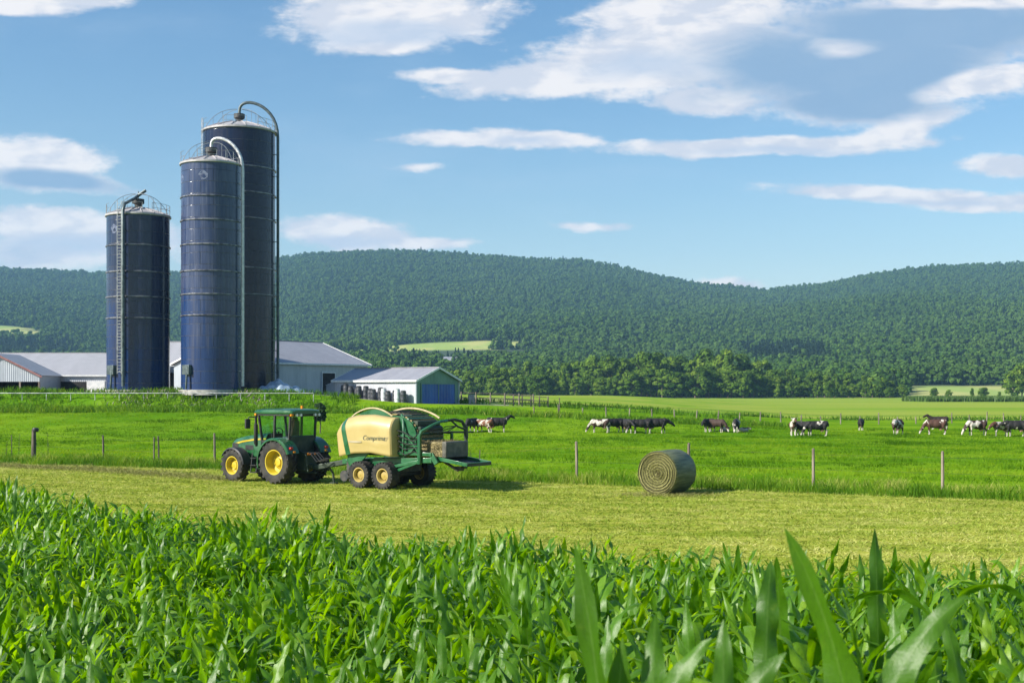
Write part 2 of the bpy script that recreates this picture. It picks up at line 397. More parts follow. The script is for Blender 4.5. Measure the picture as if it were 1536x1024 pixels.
m_past = leaf_mat('pasture_blades', [(0,(.035,.10,.004)),(.4,(.10,.225,.008)),(.75,(.20,.315,.016)),(1,(.36,.39,.05))], .35, .8, spec=.0)
m_tall = leaf_mat('tall_grass_blades', [(0,(.035,.10,.006)),(.45,(.09,.21,.010)),(.75,(.20,.30,.025)),(1,(.46,.43,.14))], .35, .7, spec=.08)
# mown strip
x, y = scatter(420000, 13, 66, lambda x, y: (y > corn_edge(x)-.6) & (y < mown_edge(x)+.5), p=1.0)
al, ac_ = x*.887-y*.462, x*.462+y*.887           # along and across the swaths
q = .5*vn(al*.45, ac_, .16, 1)+.25*vn(al*.4, ac_, .42, 2)+.25*vn(al*.15, ac_, 1.1, 3)
k = (vn(al*.6, ac_, .2, 4) > .34)+(RNG.random(len(x)) < .25) > 0; x, y, q, ac_, al = x[k], y[k], q[k], ac_[k], al[k]
tint = np.clip(.50+1.7*(q-.5)+.09*np.sin(ac_*2*PI/4.2+.6*np.sin(al*.11))+.35*(vn(al*.4, ac_, 5, 21)-.5)+RNG.normal(0, .12, len(x)), 0, 1)
o = blades('mown_grass', x, y, RNG.uniform(.03, .10, len(x)), RNG.uniform(.018, .045, len(x)), RNG.uniform(.5, 3.2, len(x)), m_straw, tint, seg=1)
tag(o, kind='stuff')
# pasture
x, y = scatter(430000, 40, 124, lambda x, y: (y > mown_edge(x)+.2), p=1.0)
cl = vn(x, y, .7, 5)*.6+vn(x, y, 2.2, 6)*.4+RNG.normal(0, .12, len(x)); k = cl > .46; x, y = x[k], y[k]
dist_ = y-mown_edge(x)
tint = np.clip(.56+.9*(vn(x*.6, y, 6.5, 7)-.5)+.75*(vn(x*.7, y, 1.6, 8)-.5)+.4*(vn(x, y, .5, 9)-.5)+.30*np.exp(-((dist_-6)/7.)**2)-.10*sstep(28, 50, dist_)+RNG.normal(0, .1, len(x)), 0, 1)
hgt = RNG.uniform(.04, .15, len(x))*(.6+.9*vn(x, y, 2.4, 10))
tf = vn(x, y, 3.2, 11) > .80; hgt = np.where(tf, hgt*2.0, hgt); tint = np.where(tf, tint*.55, tint)
o = blades('pasture_grass', x, y, hgt, RNG.uniform(.02, .055, len(x)), RNG.uniform(.2, 1.3, len(x)), m_past, tint, seg=1); tag(o, kind='stuff')
# tall grass along the fence, unmown
x = RNG.uniform(-42, 27, 70000); off = RNG.uniform(-.6, 6.4, len(x)); y = mown_edge(x)+off
wig = 1.0*(vn(x, x*0, 2.6, 12)-.5); o2 = off-wig
dn = (vn(x, y, .7, 13)-.5)*1.6+(vn(x, y, 2.6, 14)-.5)*1.8+RNG.normal(0, .3, len(x)); edge_ = np.where(o2 < 1.5, 1.0, np.where(o2 < 4.2, .05, -.45))
k = (dn+edge_ > 0) & (o2 > -.5); x, y, o2 = x[k], y[k], o2[k]
hh = RNG.uniform(.14, .46, len(x))*(.5+1.0*vn(x, y, 1.5, 15))*np.where(o2 < 3.8, 1, .7)
o = blades('tall_grass', x, y, hh, RNG.uniform(.012, .03, len(x)), RNG.uniform(.15, 1.0, len(x)), m_tall, np.clip(.38+.26*sstep(.6, 2.0, o2)+.9*(vn(x, y, .9, 16)-.5)+RNG.normal(0, .16, len(x)), 0, 1)); tag(o, kind='stuff')
# bank below the farm yard
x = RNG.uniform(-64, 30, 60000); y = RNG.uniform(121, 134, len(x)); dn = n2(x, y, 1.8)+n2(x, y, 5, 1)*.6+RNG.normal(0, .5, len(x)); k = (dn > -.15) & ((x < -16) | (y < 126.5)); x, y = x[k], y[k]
o = blades('bank_grass', x, y, RNG.uniform(.2, .65, len(x))*(1+.4*n2(x, y, 2.5)), RNG.uniform(.04, .09, len(x)), RNG.uniform(.2, .9, len(x)), m_tall, np.clip(.36+.25*n2(x, y, 4, 5)-.30*sstep(390, 405, 768+F*x/y)*(1-sstep(500, 530, 768+F*x/y))+RNG.normal(0, .2, len(x)), 0, 1)); tag(o, kind='stuff')  # silo shade on the bank put in as a darker blade tint
m_flw = pmat('purple_petals', (.30,.22,.27), (.38,.33,.28), 2, .8)
x = RNG.uniform(-43, -24, 1500); y = RNG.uniform(128.5, 132.4, len(x)); k = n2(x, y, 1.4)+RNG.normal(0, .4, len(x)) > .1; x, y = x[k], y[k]
o = blades('wildflowers', x, y, RNG.uniform(.15, .38, len(x)), RNG.uniform(.05, .10, len(x)), RNG.uniform(.6, 1.6, len(x)), m_flw, np.zeros(len(x))); tag(o, kind='stuff')
# weeds along the far track and far fence
x = RNG.uniform(-12, 95, 16000); y = np.where(RNG.random(len(x)) < .5, 158+.10*x+RNG.normal(0, .7, len(x)), 140+.10*x+RNG.normal(0, .9, len(x)))
k = (n2(x, y, 3)+RNG.normal(0, .4, len(x)) > .15) & ((y > 150) | (x < 26)); x, y = x[k], y[k]
o = blades('track_weeds', x, y, RNG.uniform(.2, .7, len(x)), RNG.uniform(.05, .12, len(x)), RNG.uniform(.2, .8, len(x)), m_tall, np.clip(.15+RNG.normal(0, .12, len(x)), 0, 1)); tag(o, kind='stuff')
# far strip of standing corn
x = RNG.uniform(137, 240, 16000); y = RNG.uniform(418, 446, len(x))
m_farcorn = leaf_mat('far_corn_leaves', [(0,(.03,.075,.01)),(1,(.09,.17,.02))], .3, .6)
o = blades('far_corn', x, y, RNG.uniform(1.5, 2.2, len(x)), RNG.uniform(.2, .4, len(x)), RNG.uniform(.1, .5, len(x)), m_farcorn, RNG.random(len(x))); tag(o, kind='stuff')
# windrow of cut hay, and loose hay by the bale behind the tractor's nose
n = 10000; s = RNG.uniform(0, 1, n); x = -30+s*18.6; y = mown_edge(x)-1.6-4.0*s+RNG.normal(0, .42, n); hump = np.exp(-((y-(mown_edge(x)-1.6-4.0*s))/.5)**2)
m_hay = leaf_mat('cut_hay', [(0,(.12,.13,.035)),(.5,(.25,.25,.08)),(1,(.44,.42,.18))], .15, .8, spec=.1)
xb_, yb_ = 5.8+RNG.normal(0, .9, 2500), 46.6+RNG.normal(0, .55, 2500); x, y, hump = np.concatenate([x, xb_]), np.concatenate([y, yb_]), np.concatenate([hump, np.zeros(2500)]); n += 2500
o = blades('cut_hay', x, y, RNG.uniform(.05, .15, n), RNG.uniform(.015, .03, n), RNG.uniform(.5, 2.5, n), m_hay, RNG.random(n), z=ground_z(x, y)+hump*RNG.uniform(0, .22, n)*(1+.6*n2(x, y, .6)), seg=1)
tag(o, kind='stuff')
def ground_at(px, py, d0=30., d1=700.):
    D = np.arange(d0, d1, .25); x = (px-768)/F*D
    g = ground_z(x, D)-Zp(py, D); k = np.nonzero(g >= 0)[0]
    Dq = float(D[k[0]]) if len(k) else d1
    return X(px, Dq), Dq

# ------------------------------------------------------------------ trees
m_bark = pmat('bark', (.07,.05,.035), (.16,.13,.10), 6, .9, stretch=(1,1,.2), bump=.4)
m_leaf = leaf_mat('tree_leaves', [(0,(.022,.056,.006)),(.35,(.056,.112,.011)),(.7,(.115,.19,.018)),(1,(.18,.25,.03))], .08, .8, spec=.05)
m_leafd = leaf_mat('conifer_needles', [(0,(.010,.028,.010)),(.6,(.022,.055,.018)),(1,(.045,.085,.02))], .15, .7, spec=.2)
m_wood = leaf_mat('forest_leaves', [(0,(.020,.052,.011)),(.4,(.042,.098,.016)),(.75,(.072,.136,.020)),(1,(.10,.175,.03))], .12, .8, spec=.05, patch=(.085,.15,.03))
def crown(name, seed, h, w, z0, nb, nl, ls, mt, conifer=False):
    g = np.random.default_rng(seed); Vs = []; T = []
    for i in range(nb):
        if conifer:
            q = (i+.5)/nb; zc = z0+(h-z0)*q; R = w/2*(1-q)**.9+.15; a = g.uniform(0, 2*PI)
            c = np.array([math.cos(a)*R*.5, math.sin(a)*R*.5, zc]); rad = np.array([R*.75, R*.75, (h-z0)/nb*2.2])
        else:
            a = g.uniform(0, 2*PI); u = g.uniform(-.92, 1); rr = math.sqrt(max(0, 1-u*u))*g.uniform(.55, 1)
            prof = 1.0 if u < .1 else 1-.18*u
            c = np.array([math.cos(a)*rr*w/2*.78*prof, math.sin(a)*rr*w/2*.78*prof, z0+(h-z0)*(.5+.42*u)])
            r_ = w*g.uniform(.13, .24); rad = np.array([r_, r_, r_*g.uniform(.65, .9)])
        d = g.normal(size=(nl, 3)); d /= np.linalg.norm(d, axis=1)[:,None]; d[:,2] = np.where(d[:,2] < -.5, -d[:,2], d[:,2])
        p = c+d*rad*g.uniform(.72, 1.06, (nl, 1))
        nrm = d*1.1+g.normal(size=(nl, 3))*.28+np.array([0,0,.15]); nrm /= np.linalg.norm(nrm, axis=1)[:,None]
        tq = np.cross(nrm, g.normal(size=(nl, 3))); tq /= np.linalg.norm(tq, axis=1)[:,None]; bq = np.cross(nrm, tq)
        s = ls*g.uniform(.55, 1.25, (nl, 1))
        Vs.append(np.stack([p-tq*s*.6, p+bq*s*.38, p+tq*s*.6, p-bq*s*.38], 1).reshape(-1, 3))
        tb = g.normal(.5, .2); T.append(np.repeat(np.clip(tb+g.normal(0, .13, nl), 0, 1), 4))
    V = np.concatenate(Vs); return np_mesh(name, V, np.arange(len(V)).reshape(-1, 4), mt, {'tint': np.concatenate(T)})
def trunk_mesh(seed, h, r):
    g = random.Random(seed); m = MB(); top = h*.72; pts = [(0,0,-.3)]+[(g.uniform(-.2,.2), g.uniform(-.2,.2), top*q) for q in (.25,.5,.75,1)]
    m.tube(pts, [r*1.3, r, r*.8, r*.55, r*.2], 8)
    for k in range(6):
        q = g.uniform(.35, .8); a = g.uniform(0, 2*PI); L = h*g.uniform(.18, .3); z = top*q
        m.tube([(0,0,z), (math.cos(a)*L*.5, math.sin(a)*L*.5, z+L*.35), (math.cos(a)*L, math.sin(a)*L, z+L*.8)], [r*.4, r*.25, r*.08], 6)
    return m.mesh('trunk', m_bark)
TREES = [(trunk_mesh(s, 16, .3), crown('crown', s, 16, w, z0, nb, 95, .95, m_leaf)) for s, w, z0, nb in ((1,11,.6,34),(2,9,.3,30),(3,13,1.0,38),(4,8,.2,26),(5,10,.8,30),(6,12,.2,36))]
TOP_PX = [630,660,700,740,800,850,900,950,1000,1050,1100,1140,1165,1200,1260,1320,1345,1372]
TOP_PY = [556,552,556,547,542,538,534,528,527,528,522,532,551,558,554,565,571,582]
tr = random.Random(5)
def tree(px, D, h, wscale=1.0, kind=None, name='leafy_tree', label=None, group='trees in the row at the far edge of the fields'):
    x = X(px, D); k = tr.randrange(len(TREES)) if kind is None else kind; s = h/16
    r = empty(name, (x, D, gz(x, D)-.05), tr.uniform(0, 6.28), label, 'tree', group)
    for nm, me, mt in (('trunk', TREES[k][0], 0), ('crown', TREES[k][1], 0)):
        link(nm, me, r)
    r.scale = (s*wscale, s*wscale, s); return r
LBL_F = 'smaller leafy tree in front of the long tree row, branches down to the field grass'
LBL_B = 'tall rounded green tree in the back of the long tree row below the hills'
px = 634.
while px < 1366:
    top = float(np.interp(px, TOP_PX, TOP_PY)); D = tr.uniform(606, 616)
    hfull = (597-top)/F*D
    tree(px, D, hfull*tr.uniform(.45, .72), tr.uniform(.85, 1.15)*1.15, label=LBL_F, group='small trees in front of the tree row'); px += tr.uniform(13, 22)
px = 640.
while px < 1356:
    D = tr.uniform(622, 650); top = float(np.interp(px, TOP_PX, TOP_PY)); tree(px, D, (597-top)/F*D*tr.uniform(.86, 1.04), tr.uniform(.85, 1.1), label=LBL_B, group='tall trees in the tree row'); px += tr.uniform(13, 22)
# lone bushes in the pale field on the right
for px, D, h, w_, lb in ((1401,618,5.2,1.0,'round dark bush leftmost on the pale field at right'), (1423,618,4.2,1.2,'second rounded bush from the left on the pale field at right'), (1458,618,5.0,.6,'narrow dark bush standing upright on the pale field at right'),
                     (1475,622,5.4,1.3,'broad bush right of the narrow one on the pale field'), (1499,620,3.4,1.0,'smallest low bush on the pale field at right'), (1520,626,13,1.0,'leafy tree at the right end of the pale field')):
    tree(px, D, h, w_*1.1, name='bush', label=lb, group='bushes on the pale field')
tree(1533, 640, 17, 1.0, label='tall tree at the right edge of the photo behind the bushes')
# small dark tree in the pasture just right of the cab
xq, yq = ground_at(480, 650)
r = empty('young_tree', (xq, yq, gz(xq, yq)-.05), .4, 'small dark bushy young tree on a thin bare stem behind the tractor cab', 'tree')
mk = MB().tube([(0,0,-.1), (.05,0,.8), (-.05,.05,1.6), (0,0,2.6)], [.06,.05,.045,.02], 6); mk.build('trunk', m_bark, r)
link('crown', crown('crown', 77, 2.65, 1.15, .95, 34, 60, .2, m_leafd), r)
# ------------------------------------------------------------------ far woods (stuff)
def instancer(name, pts, rz, sc, idx, coll, kind='stuff', tilt=None):
    me = bpy.data.meshes.new(name); me.vertices.add(len(pts)); me.vertices.foreach_set('co', np.asarray(pts, np.float32).ravel())
    for an, dt in (('rz', rz), ('sc', sc), ('tilt', tilt if tilt is not None else np.zeros(len(pts)))):
        a = me.attributes.new(an, 'FLOAT', 'POINT'); a.data.foreach_set('value', np.asarray(dt, np.float32))
    a = me.attributes.new('idx', 'INT', 'POINT'); a.data.foreach_set('value', np.asarray(idx, np.int32))
    o = link(name, me); tag(o, kind=kind)
    ng = bpy.data.node_groups.new(name, 'GeometryNodeTree')
    ng.interface.new_socket('Geometry', in_out='INPUT', socket_type='NodeSocketGeometry'); ng.interface.new_socket('Geometry', in_out='OUTPUT', socket_type='NodeSocketGeometry')
    N, L = ng.nodes, ng.links; gi = N.new('NodeGroupInput'); go = N.new('NodeGroupOutput'); ip = N.new('GeometryNodeInstanceOnPoints')
    ci = N.new('GeometryNodeCollectionInfo'); ci.inputs['Collection'].default_value = coll; ci.inputs['Separate Children'].default_value = True; ci.inputs['Reset Children'].default_value = True
    def at(nm, ty='FLOAT'):
        q = N.new('GeometryNodeInputNamedAttribute'); q.data_type = ty; q.inputs[0].default_value = nm; return q.outputs[0]
    cx = N.new('ShaderNodeCombineXYZ'); L.new(at('tilt'), cx.inputs[0]); L.new(at('rz'), cx.inputs[2])
    L.new(gi.outputs[0], ip.inputs['Points']); L.new(ci.outputs[0], ip.inputs['Instance']); ip.inputs['Pick Instance'].default_value = True
    L.new(at('idx', 'INT'), ip.inputs['Instance Index']); L.new(cx.outputs[0], ip.inputs['Rotation']); L.new(at('sc'), ip.inputs['Scale']); L.new(ip.outputs[0], go.inputs[0])
    md = o.modifiers.new('scatter', 'NODES'); md.node_group = ng; return o
def proto_coll(name, meshes):
    c = bpy.data.collections.new(name)
    for i, me in enumerate(meshes): c.objects.link(bpy.data.objects.new('%s_%02d' % (name, i), me))
    return c
WOODS = [crown('wood_crown', 20+i, 13, w_, .5, 13, 44, 2.0, m_wood) for i, w_ in enumerate((12, 10.5, 13.5, 11, 9, 12.5, 14))]+[crown('wood_crown', 40+i, 14, 6, .5, 12, 34, 1.7, m_leafd, True) for i in range(2)]
wc = proto_coll('wood_tree', WOODS)
pts = []; 
D = 662.
xs_, ys_ = [], []
while D < 3250:
    st = 6.5+1.2*sstep(700, 2600, D); n = int(1.16*D/st); q = (np.arange(n)+RNG.uniform(-.5, .5, n))*st-.58*D
    xs_.append(q); ys_.append(D+RNG.uniform(-.5, .5, n)*st); D += st*1.04*(1+.35*sstep(900, 2400, D))
fx, fy = np.concatenate(xs_), np.concatenate(ys_)
fpy = 585-(ground_z(fx, fy)+8-CH)/fy*F
k = (field_mask(fx, fy) < .3) & (RNG.random(len(fx)) < .94)
pxf = 768+F*fx/fy
k &= ~((abs(pxf-655) < 132) & (fy < 1352) & (fy > 1250))
k &= ~((abs(pxf-672) < 14) & (fy < 1185) & (fy > 960))
fx, fy = fx[k], fy[k]; pxf = pxf[k]; fpy = fpy[k]
con = (RNG.random(len(fx)) < .04+.5*((abs(pxf-660) < 140) & (fy < 1330) & (fy > 1180))+.25*((n2(fx, fy, 210) > .75))+.9*((np.abs(pxf-1180-8*n2(fx, fy, 60)) < 60) & (fpy > 516) & (fpy < 538))+.8*((pxf < 120) & (fpy > 508) & (fpy < 534)))  # last two terms: dense dark conifers standing in for cloud shadow
idx = np.where(con, 7+RNG.integers(0, 2, len(fx)), RNG.integers(0, 7, len(fx)))
sc = RNG.uniform(.5, 1.1, len(fx))*np.where((fy < 1340) & (fy > 1180) & (abs(pxf-660) < 150), .62, 1.)
woods = instancer('far_woods', np.stack([fx, fy, ground_z(fx, fy)-1.2+RNG.normal(0, 1.3, len(fx))], -1), RNG.uniform(0, 6.28, len(fx)), sc, idx, wc)
print('woods', len(fx))

# ------------------------------------------------------------------ corn
m_corn = leaf_mat('corn_leaves', [(0,(.036,.115,.004)),(.45,(.090,.225,.006)),(.8,(.155,.31,.009)),(1,(.24,.38,.02))], .50, .42, vein=(.24,.36,.10), spec=.62, tcol=2.0, fine=True)
m_stalk = pmat('corn_stalk', (.10,.20,.03), (.17,.25,.06), 8, .5, stretch=(1,1,.3))
def corn_leaf(base, az, L, W, th0, th1, g, ns=13, tw=.0, curve=1.5, wave=1.0, hero=False):
    p = np.array(base, float); d_h = np.array([math.cos(az), math.sin(az), 0]); side0 = np.array([-math.sin(az), math.cos(az), 0])
    ph = g.uniform(0, 6); rows = []; ac = []
    for i in range(ns+1):
        s = i/ns; th = th0+(th1-th0)*s**curve; d = d_h*math.sin(th)+np.array([0,0,math.cos(th)])
        nrm = np.cross(d, side0); a2 = tw*(min(1, s*2.5) if hero else s); sd = side0*math.cos(a2)+nrm*math.sin(a2); nn = np.cross(d, sd)
        wd = W*min(1, .42+s*3.2)*max(0.01, (1-s**(3.6 if hero else 2.6)))**(.72 if hero else .85)
        fold = .32*(1-s*.6)
        row = []
        for a in (-1, -.5, -.08, .08, .5, 1):
            wv = wave*.22*wd*math.sin(ph+s*17+(2 if a > 0 else 0))*abs(a)**2*min(1, s*3)
            row.append(p+sd*wd/2*a-nn*(fold*wd*.5*abs(a)-wv)); ac.append(abs(a))
        rows.append(row); p = p+d*L/ns
    return rows, ac
def corn_meshes(seed, h, nl=10, leaves=None, lean=(0,0), big=1.0, ns=13):
    g = random.Random(seed); V = []; Fc = []; A = []; T = []; a0 = g.uniform(0, 2*PI)
    sp = lambda q: (lean[0]*q*q, lean[1]*q*q, h*.74*q)
    specs = []
    if leaves is None:
        for i in range(nl):
            q = i/(nl-1); az = a0+PI*(i % 2)+g.uniform(-.55, .55); zq = .16+.80*q
            L = big*h*(.345+.20*math.sin(PI*min(1, q*1.05+.05)))*g.uniform(.85, 1.15); W = big*h*.074*g.uniform(.8, 1.25)*(1-.25*q)
            th0 = .66-.40*q+g.uniform(-.15, .18); th1 = th0+g.choice((.5,1.0,1.5,2.0,2.6))*g.uniform(.8,1.2)*(1-.2*q)
            if g.random() < .10: th1 = th0+.35
            specs.append((sp(zq), az, L, W, th0, th1, g.uniform(-.8, .8), 1.5))
    else: specs = leaves
    for (bp, az, L, W, th0, th1, tw, cu) in specs:
        rows, ac = corn_leaf(bp, az, L, W, th0, th1, g, ns, tw, cu, hero=leaves is not None); o = len(V); m = 6
        V += [p for r in rows for p in r]; A += ac; tt = min(1, max(0, g.gauss(.48, .28))); T += [tt*(.35 if leaves is not None else 1)]*len(ac)
        Fc += [(o+i*m+k, o+i*m+k+1, o+(i+1)*m+k+1, o+(i+1)*m+k) for i in range(ns) for k in range(m-1)]
    me = np_mesh('leaves', np.array(V), np.array(Fc), m_corn, {'tint': np.array(T), 'across': np.array(A)})
    me.polygons.foreach_set('use_smooth', [True]*len(me.polygons))
    st = MB().tube([(0,0,-.1)]+[sp(q) for q in (.3,.6,.85,1.02)], [h*.011,h*.010,h*.008,h*.006,h*.003], 6).mesh('stalk', m_stalk)
    return st, me
CORN = [corn_meshes(100+i, 1.45, 11) for i in range(9)]
def joined(i):
    st, lf = corn_meshes(100+i, 1.45, 10, ns=9); bm = bmesh.new(); me = bpy.data.meshes.new('corn'); 
    o1 = lf.copy(); return o1
cpts = []
ang = math.atan2(-.62, .78); ca, sa = math.cos(ang), math.sin(ang)
cr = random.Random(9)
u = -75.
rows_ = np.arange(-60, 60, .74)
for rr in rows_:
    for s in np.arange(-75, 75, .20):
        xx = ca*s-sa*rr+cr.uniform(-.1, .1); yy = sa*s+ca*rr+25+cr.uniform(-.1, .1)
        if yy < 2.9 or yy > 62 or abs(xx) > yy*.47+1.2: continue
        if yy > float(corn_edge(xx))+.25*math.sin(xx*3)+cr.uniform(-.4, .3): continue
        if yy < 4.2 and cr.random() < .25: continue
        cpts.append((xx, yy))
cpts = np.array(cpts); print('corn', len(cpts))
# which are the 270 that show largest: nearest first, inside the frame
inside = np.abs(cpts[:,0]/cpts[:,1]) < .43
order = np.argsort(np.where(inside, cpts[:,1], 1e3)); near = order[:270]; far = order[270:]
LBL_C = 'leafy young corn plant among the dense front rows of the corn field'
csc = lambda y: 1.0
def corn_size(x, y):
    return np.clip(.84+.34*vn(x, y, 1.3, 3)+.10*n2(x, y, 2.6)+.04*RNG.normal(0, 1, np.shape(x)),   .68, 1.28)*(1-.16*sstep(9, 28, y)*0)
for j in near:
    x, y = cpts[j]; st, lf = CORN[cr.randrange(len(CORN))]
    if y < 4.6 and (.45 < x < 1.0 or -.0 < x < .5) : continue
    r = empty('corn_plant', (x, y, gz(x, y)), cr.uniform(0, 6.28), LBL_C, 'corn', 'corn plants in the front rows')
    r.scale = (float(corn_size(x, y)),)*3; r.rotation_euler[1] = cr.uniform(-.02, .10)
    link('stalk', st, r); link('leaves', lf, r)
cc = proto_coll('corn_stand', [lf for st, lf in CORN])
fxy = cpts[far]
corn_field = instancer('corn_field', np.stack([fxy[:,0], fxy[:,1], ground_z(fxy[:,0], fxy[:,1])], -1), RNG.uniform(0, 6.28, len(fxy)), corn_size(fxy[:,0], fxy[:,1])*RNG.uniform(.9, 1.08, len(fxy)), RNG.integers(0, len(CORN), len(fxy)), cc, tilt=RNG.normal(0, .07, len(fxy)))
# the big plants that stand clear in the foreground
def hero(px, D, base_h, specs, label, h=1.5):
    x = X(px, D); g_ = gz(x, D)
    st, lf = corn_meshes(int(px), h, leaves=[((0,0,zz), az, L, W, t0, t1, tw, cu) for zz, az, L, W, t0, t1, tw, cu in specs], ns=18)
    r = empty('corn_plant', (x, D, g_), 0, label, 'corn', 'corn plants standing out in the foreground'); link('stalk', st, r); link('leaves', lf, r); return r
# leaf spec: height, azimuth, length, width, start angle, end angle, twist, curve  (azimuth 0 = to the right, -pi/2 = to the camera)
hero(1300, 3.3, 1.55, [(.89,3.0,1.0,.105,.03,.52,.95,1.5), (1.05,.12,.72,.095,.03,1.05,.85,1.5), (1.22,2.8,.42,.06,.30,2.3,.9,1.2), (.70,1.5,.50,.045,.05,.5,0,1.5), (.5,.2,.75,.09,.5,1.6,.3,1.5), (.45,3.4,.75,.09,.5,1.8,.2,1.5), (1.3,2.6,.45,.03,.02,.5,.3,1.5), (.6,-1.4,.6,.08,.5,1.7,.2,1.5)],
     'large corn plant with a broad upright dark leaf and a pale folded one, foreground right')
hero(918, 3.35, 1.75, [(1.12,3.0,.94,.095,.03,.22,1.0,1.3), (1.14,.1,.66,.10,.02,.08,1.05,1.4), (.9,.6,.66,.09,.08,.5,.3,1.4), (.7,3.1,.7,.08,.5,1.7,.3,1.5), (.8,-1.9,.55,.08,.4,1.2,.2,1.5), (.7,.1,.7,.08,.6,1.9,.2,1.5)],
     'corn plant with tall straight pointed leaves rising in the foreground centre')
hero(1468, 3.2, 1.55, [(.74,.12,.98,.105,.22,.95,.9,1.5), (.65,2.6,.7,.09,.3,1.6,.3,1.5), (.7,1.4,.62,.09,.1,.7,.2,1.5), (.4,-.5,.7,.09,.6,1.8,.1,1.5), (.5,3.6,.6,.08,.5,1.7,.1,1.5)],
     'corn plant with a long pale leaf leaning right, bottom right corner')
hero(978, 3.3, 1.95, [(1.36,.12,.42,.075,.10,.95,.85,1.6), (1.3,2.9,.5,.08,.4,1.7,.6,1.4), (1.3,1.4,.5,.08,.1,.6,.1,1.5), (1.0,-.9,.6,.08,.6,1.8,.2,1.4), (.9,.6,.6,.08,.5,1.8,.2,1.4)],
     'corn plant with a pale leaf bending right beside the tall pointed leaves')
hero(1085, 3.2, 1.9, [(1.24,.15,.42,.08,.10,1.0,.85,1.6), (1.2,2.8,.5,.08,.4,1.7,.6,1.4), (1.2,1.4,.5,.07,.1,.6,.1,1.5), (1.0,-.9,.6,.08,.6,1.8,.2,1.4), (.9,.6,.6,.08,.5,1.8,.2,1.4)],
     'corn plant with a broad bluish arching leaf at the bottom edge of the photo')
hero(1318, 6.3, 1.5, [(1.12,1.7,.72,.088,.03,.12,0,1.3), (.6,.2,.8,.08,.4,1.7,.2,1.5), (.7,3.3,.8,.08,.4,1.7,.2,1.5), (.85,-.8,.7,.07,.3,1.5,.2,1.5), (.9,2.4,.7,.07,.3,1.4,.2,1.5)],
     'corn plant with a single pointed leaf standing straight up against the mown field')
hero(1408, 6.0, 1.5, [(1.34,.1,.62,.05,.10,2.6,-.8,1.0), (1.32,3.0,.58,.05,.12,2.5,.8,1.0), (.6,.5,.8,.08,.4,1.7,.2,1.5), (.7,3.5,.8,.08,.4,1.7,.2,1.5), (.95,1.5,.6,.08,.2,1.0,.2,1.5)],
     'corn plant with two thin leaves bowed into arches, behind the pale leaning leaf')
hero(1148, 5.2, 1.5, [(1.2,1.2,.54,.10,.10,.5,.4,1.4), (.75,.3,.7,.08,.4,1.6,.2,1.5), (.75,3.3,.7,.08,.4,1.6,.2,1.5), (.6,-1.2,.7,.08,.4,1.6,.2,1.5)],
     'corn plant with a short blunt upright leaf left of the large broad leaf')
hero(20, 26, 1.75, [(1.2,1.6,.85,.10,.1,.5,0,1.4), (1.25,.4,.8,.1,.2,1.3,.2,1.5), (1.2,3.0,.8,.1,.2,1.3,.2,1.5), (.9,.2,.9,.09,.4,1.6,.2,1.5), (.9,3.3,.9,.09,.4,1.6,.2,1.5), (.6,-1.2,.8,.09,.4,1.6,.2,1.5)],
     'tall corn plant standing above the others at the far left edge of the corn')
# ------------------------------------------------------------------ silos
def silo_mat(name, c1, c2, refl_col, H):
    m, t, b = new_mat(name); o = tc(t); x, y, z = t.sep(o)
    an = t.math('ARCTAN2', y, x)
    v = t.comb(t.math('MULTIPLY', an, 3.2), z, 0.)
    n = t.noise(t.mapping(v, sc=(1.6,.06,1)), 2.2, 5, .6); n2_ = t.noise(t.mapping(v, sc=(1,.5,1)), .7, 4, .6)
    br = t.add('ShaderNodeTexBrick'); t.put(br.inputs['Vector'], v); br.inputs['Scale'].default_value = 1.0
    br.inputs['Mortar Size'].default_value = .026; br.inputs['Brick Width'].default_value = 2.7; br.inputs['Row Height'].default_value = 1.22
    br.inputs['Color1'].default_value = (.0,.0,.0,1); br.inputs['Color2'].default_value = (1,1,1,1); br.inputs['Mortar'].default_value = (.5,.5,.5,1)
    pan = t.math('MULTIPLY', br.outputs['Color'], .32)
    f = t.math('ADD', t.math('MULTIPLY', t.ramp(n, .35, .7), .75), pan)
    f = t.math('MULTIPLY', f, t.ramp(n2_, .25, .6, .45, 1.0), clamp=True)
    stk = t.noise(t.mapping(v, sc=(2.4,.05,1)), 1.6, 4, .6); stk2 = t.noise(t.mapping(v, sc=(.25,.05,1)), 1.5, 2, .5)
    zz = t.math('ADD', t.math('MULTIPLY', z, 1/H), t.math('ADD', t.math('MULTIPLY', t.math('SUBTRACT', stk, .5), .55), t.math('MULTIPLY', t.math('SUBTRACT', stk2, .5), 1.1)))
    col = t.mix(f, c1, c2); col = t.mix(t.math('MULTIPLY', t.ramp(zz, .44, .26), .8), col, refl_col)  # deeper tone low down: the enamel's reflections painted into its colour
    fine_ = t.noise(t.mapping(v, sc=(9,.25,1)), 1.0, 3, .6); col = t.mix(t.math('MULTIPLY', t.ramp(fine_, .5, .75), .35), col, (.008,.012,.03)); col = t.mix(t.math('MULTIPLY', br.outputs['Fac'], .8), col, (.01,.012,.02))
    t.put(b.inputs['Base Color'], col); t.put(b.inputs['Roughness'], t.ramp(n, .3, .7, .10, .30)); b.inputs['Specular IOR Level'].default_value = .36
    b.inputs['Coat Weight'].default_value = .03; b.inputs['Coat Roughness'].default_value = .12
    t.put(b.inputs['Normal'], t.bump(t.math('ADD', t.math('MULTIPLY', br.outputs['Fac'], -.6), t.math('MULTIPLY', t.noise(v, .9, 2), .5)), .25, .05))
    return m
m_galv = pmat('galvanised_steel', (.40,.42,.43), (.60,.61,.61), 3, .42, metal=.35, rvar=.1)
m_roofw = pmat('silo_roof_sheet', (.33,.315,.32), (.43,.41,.41), 2, .5, metal=.1)
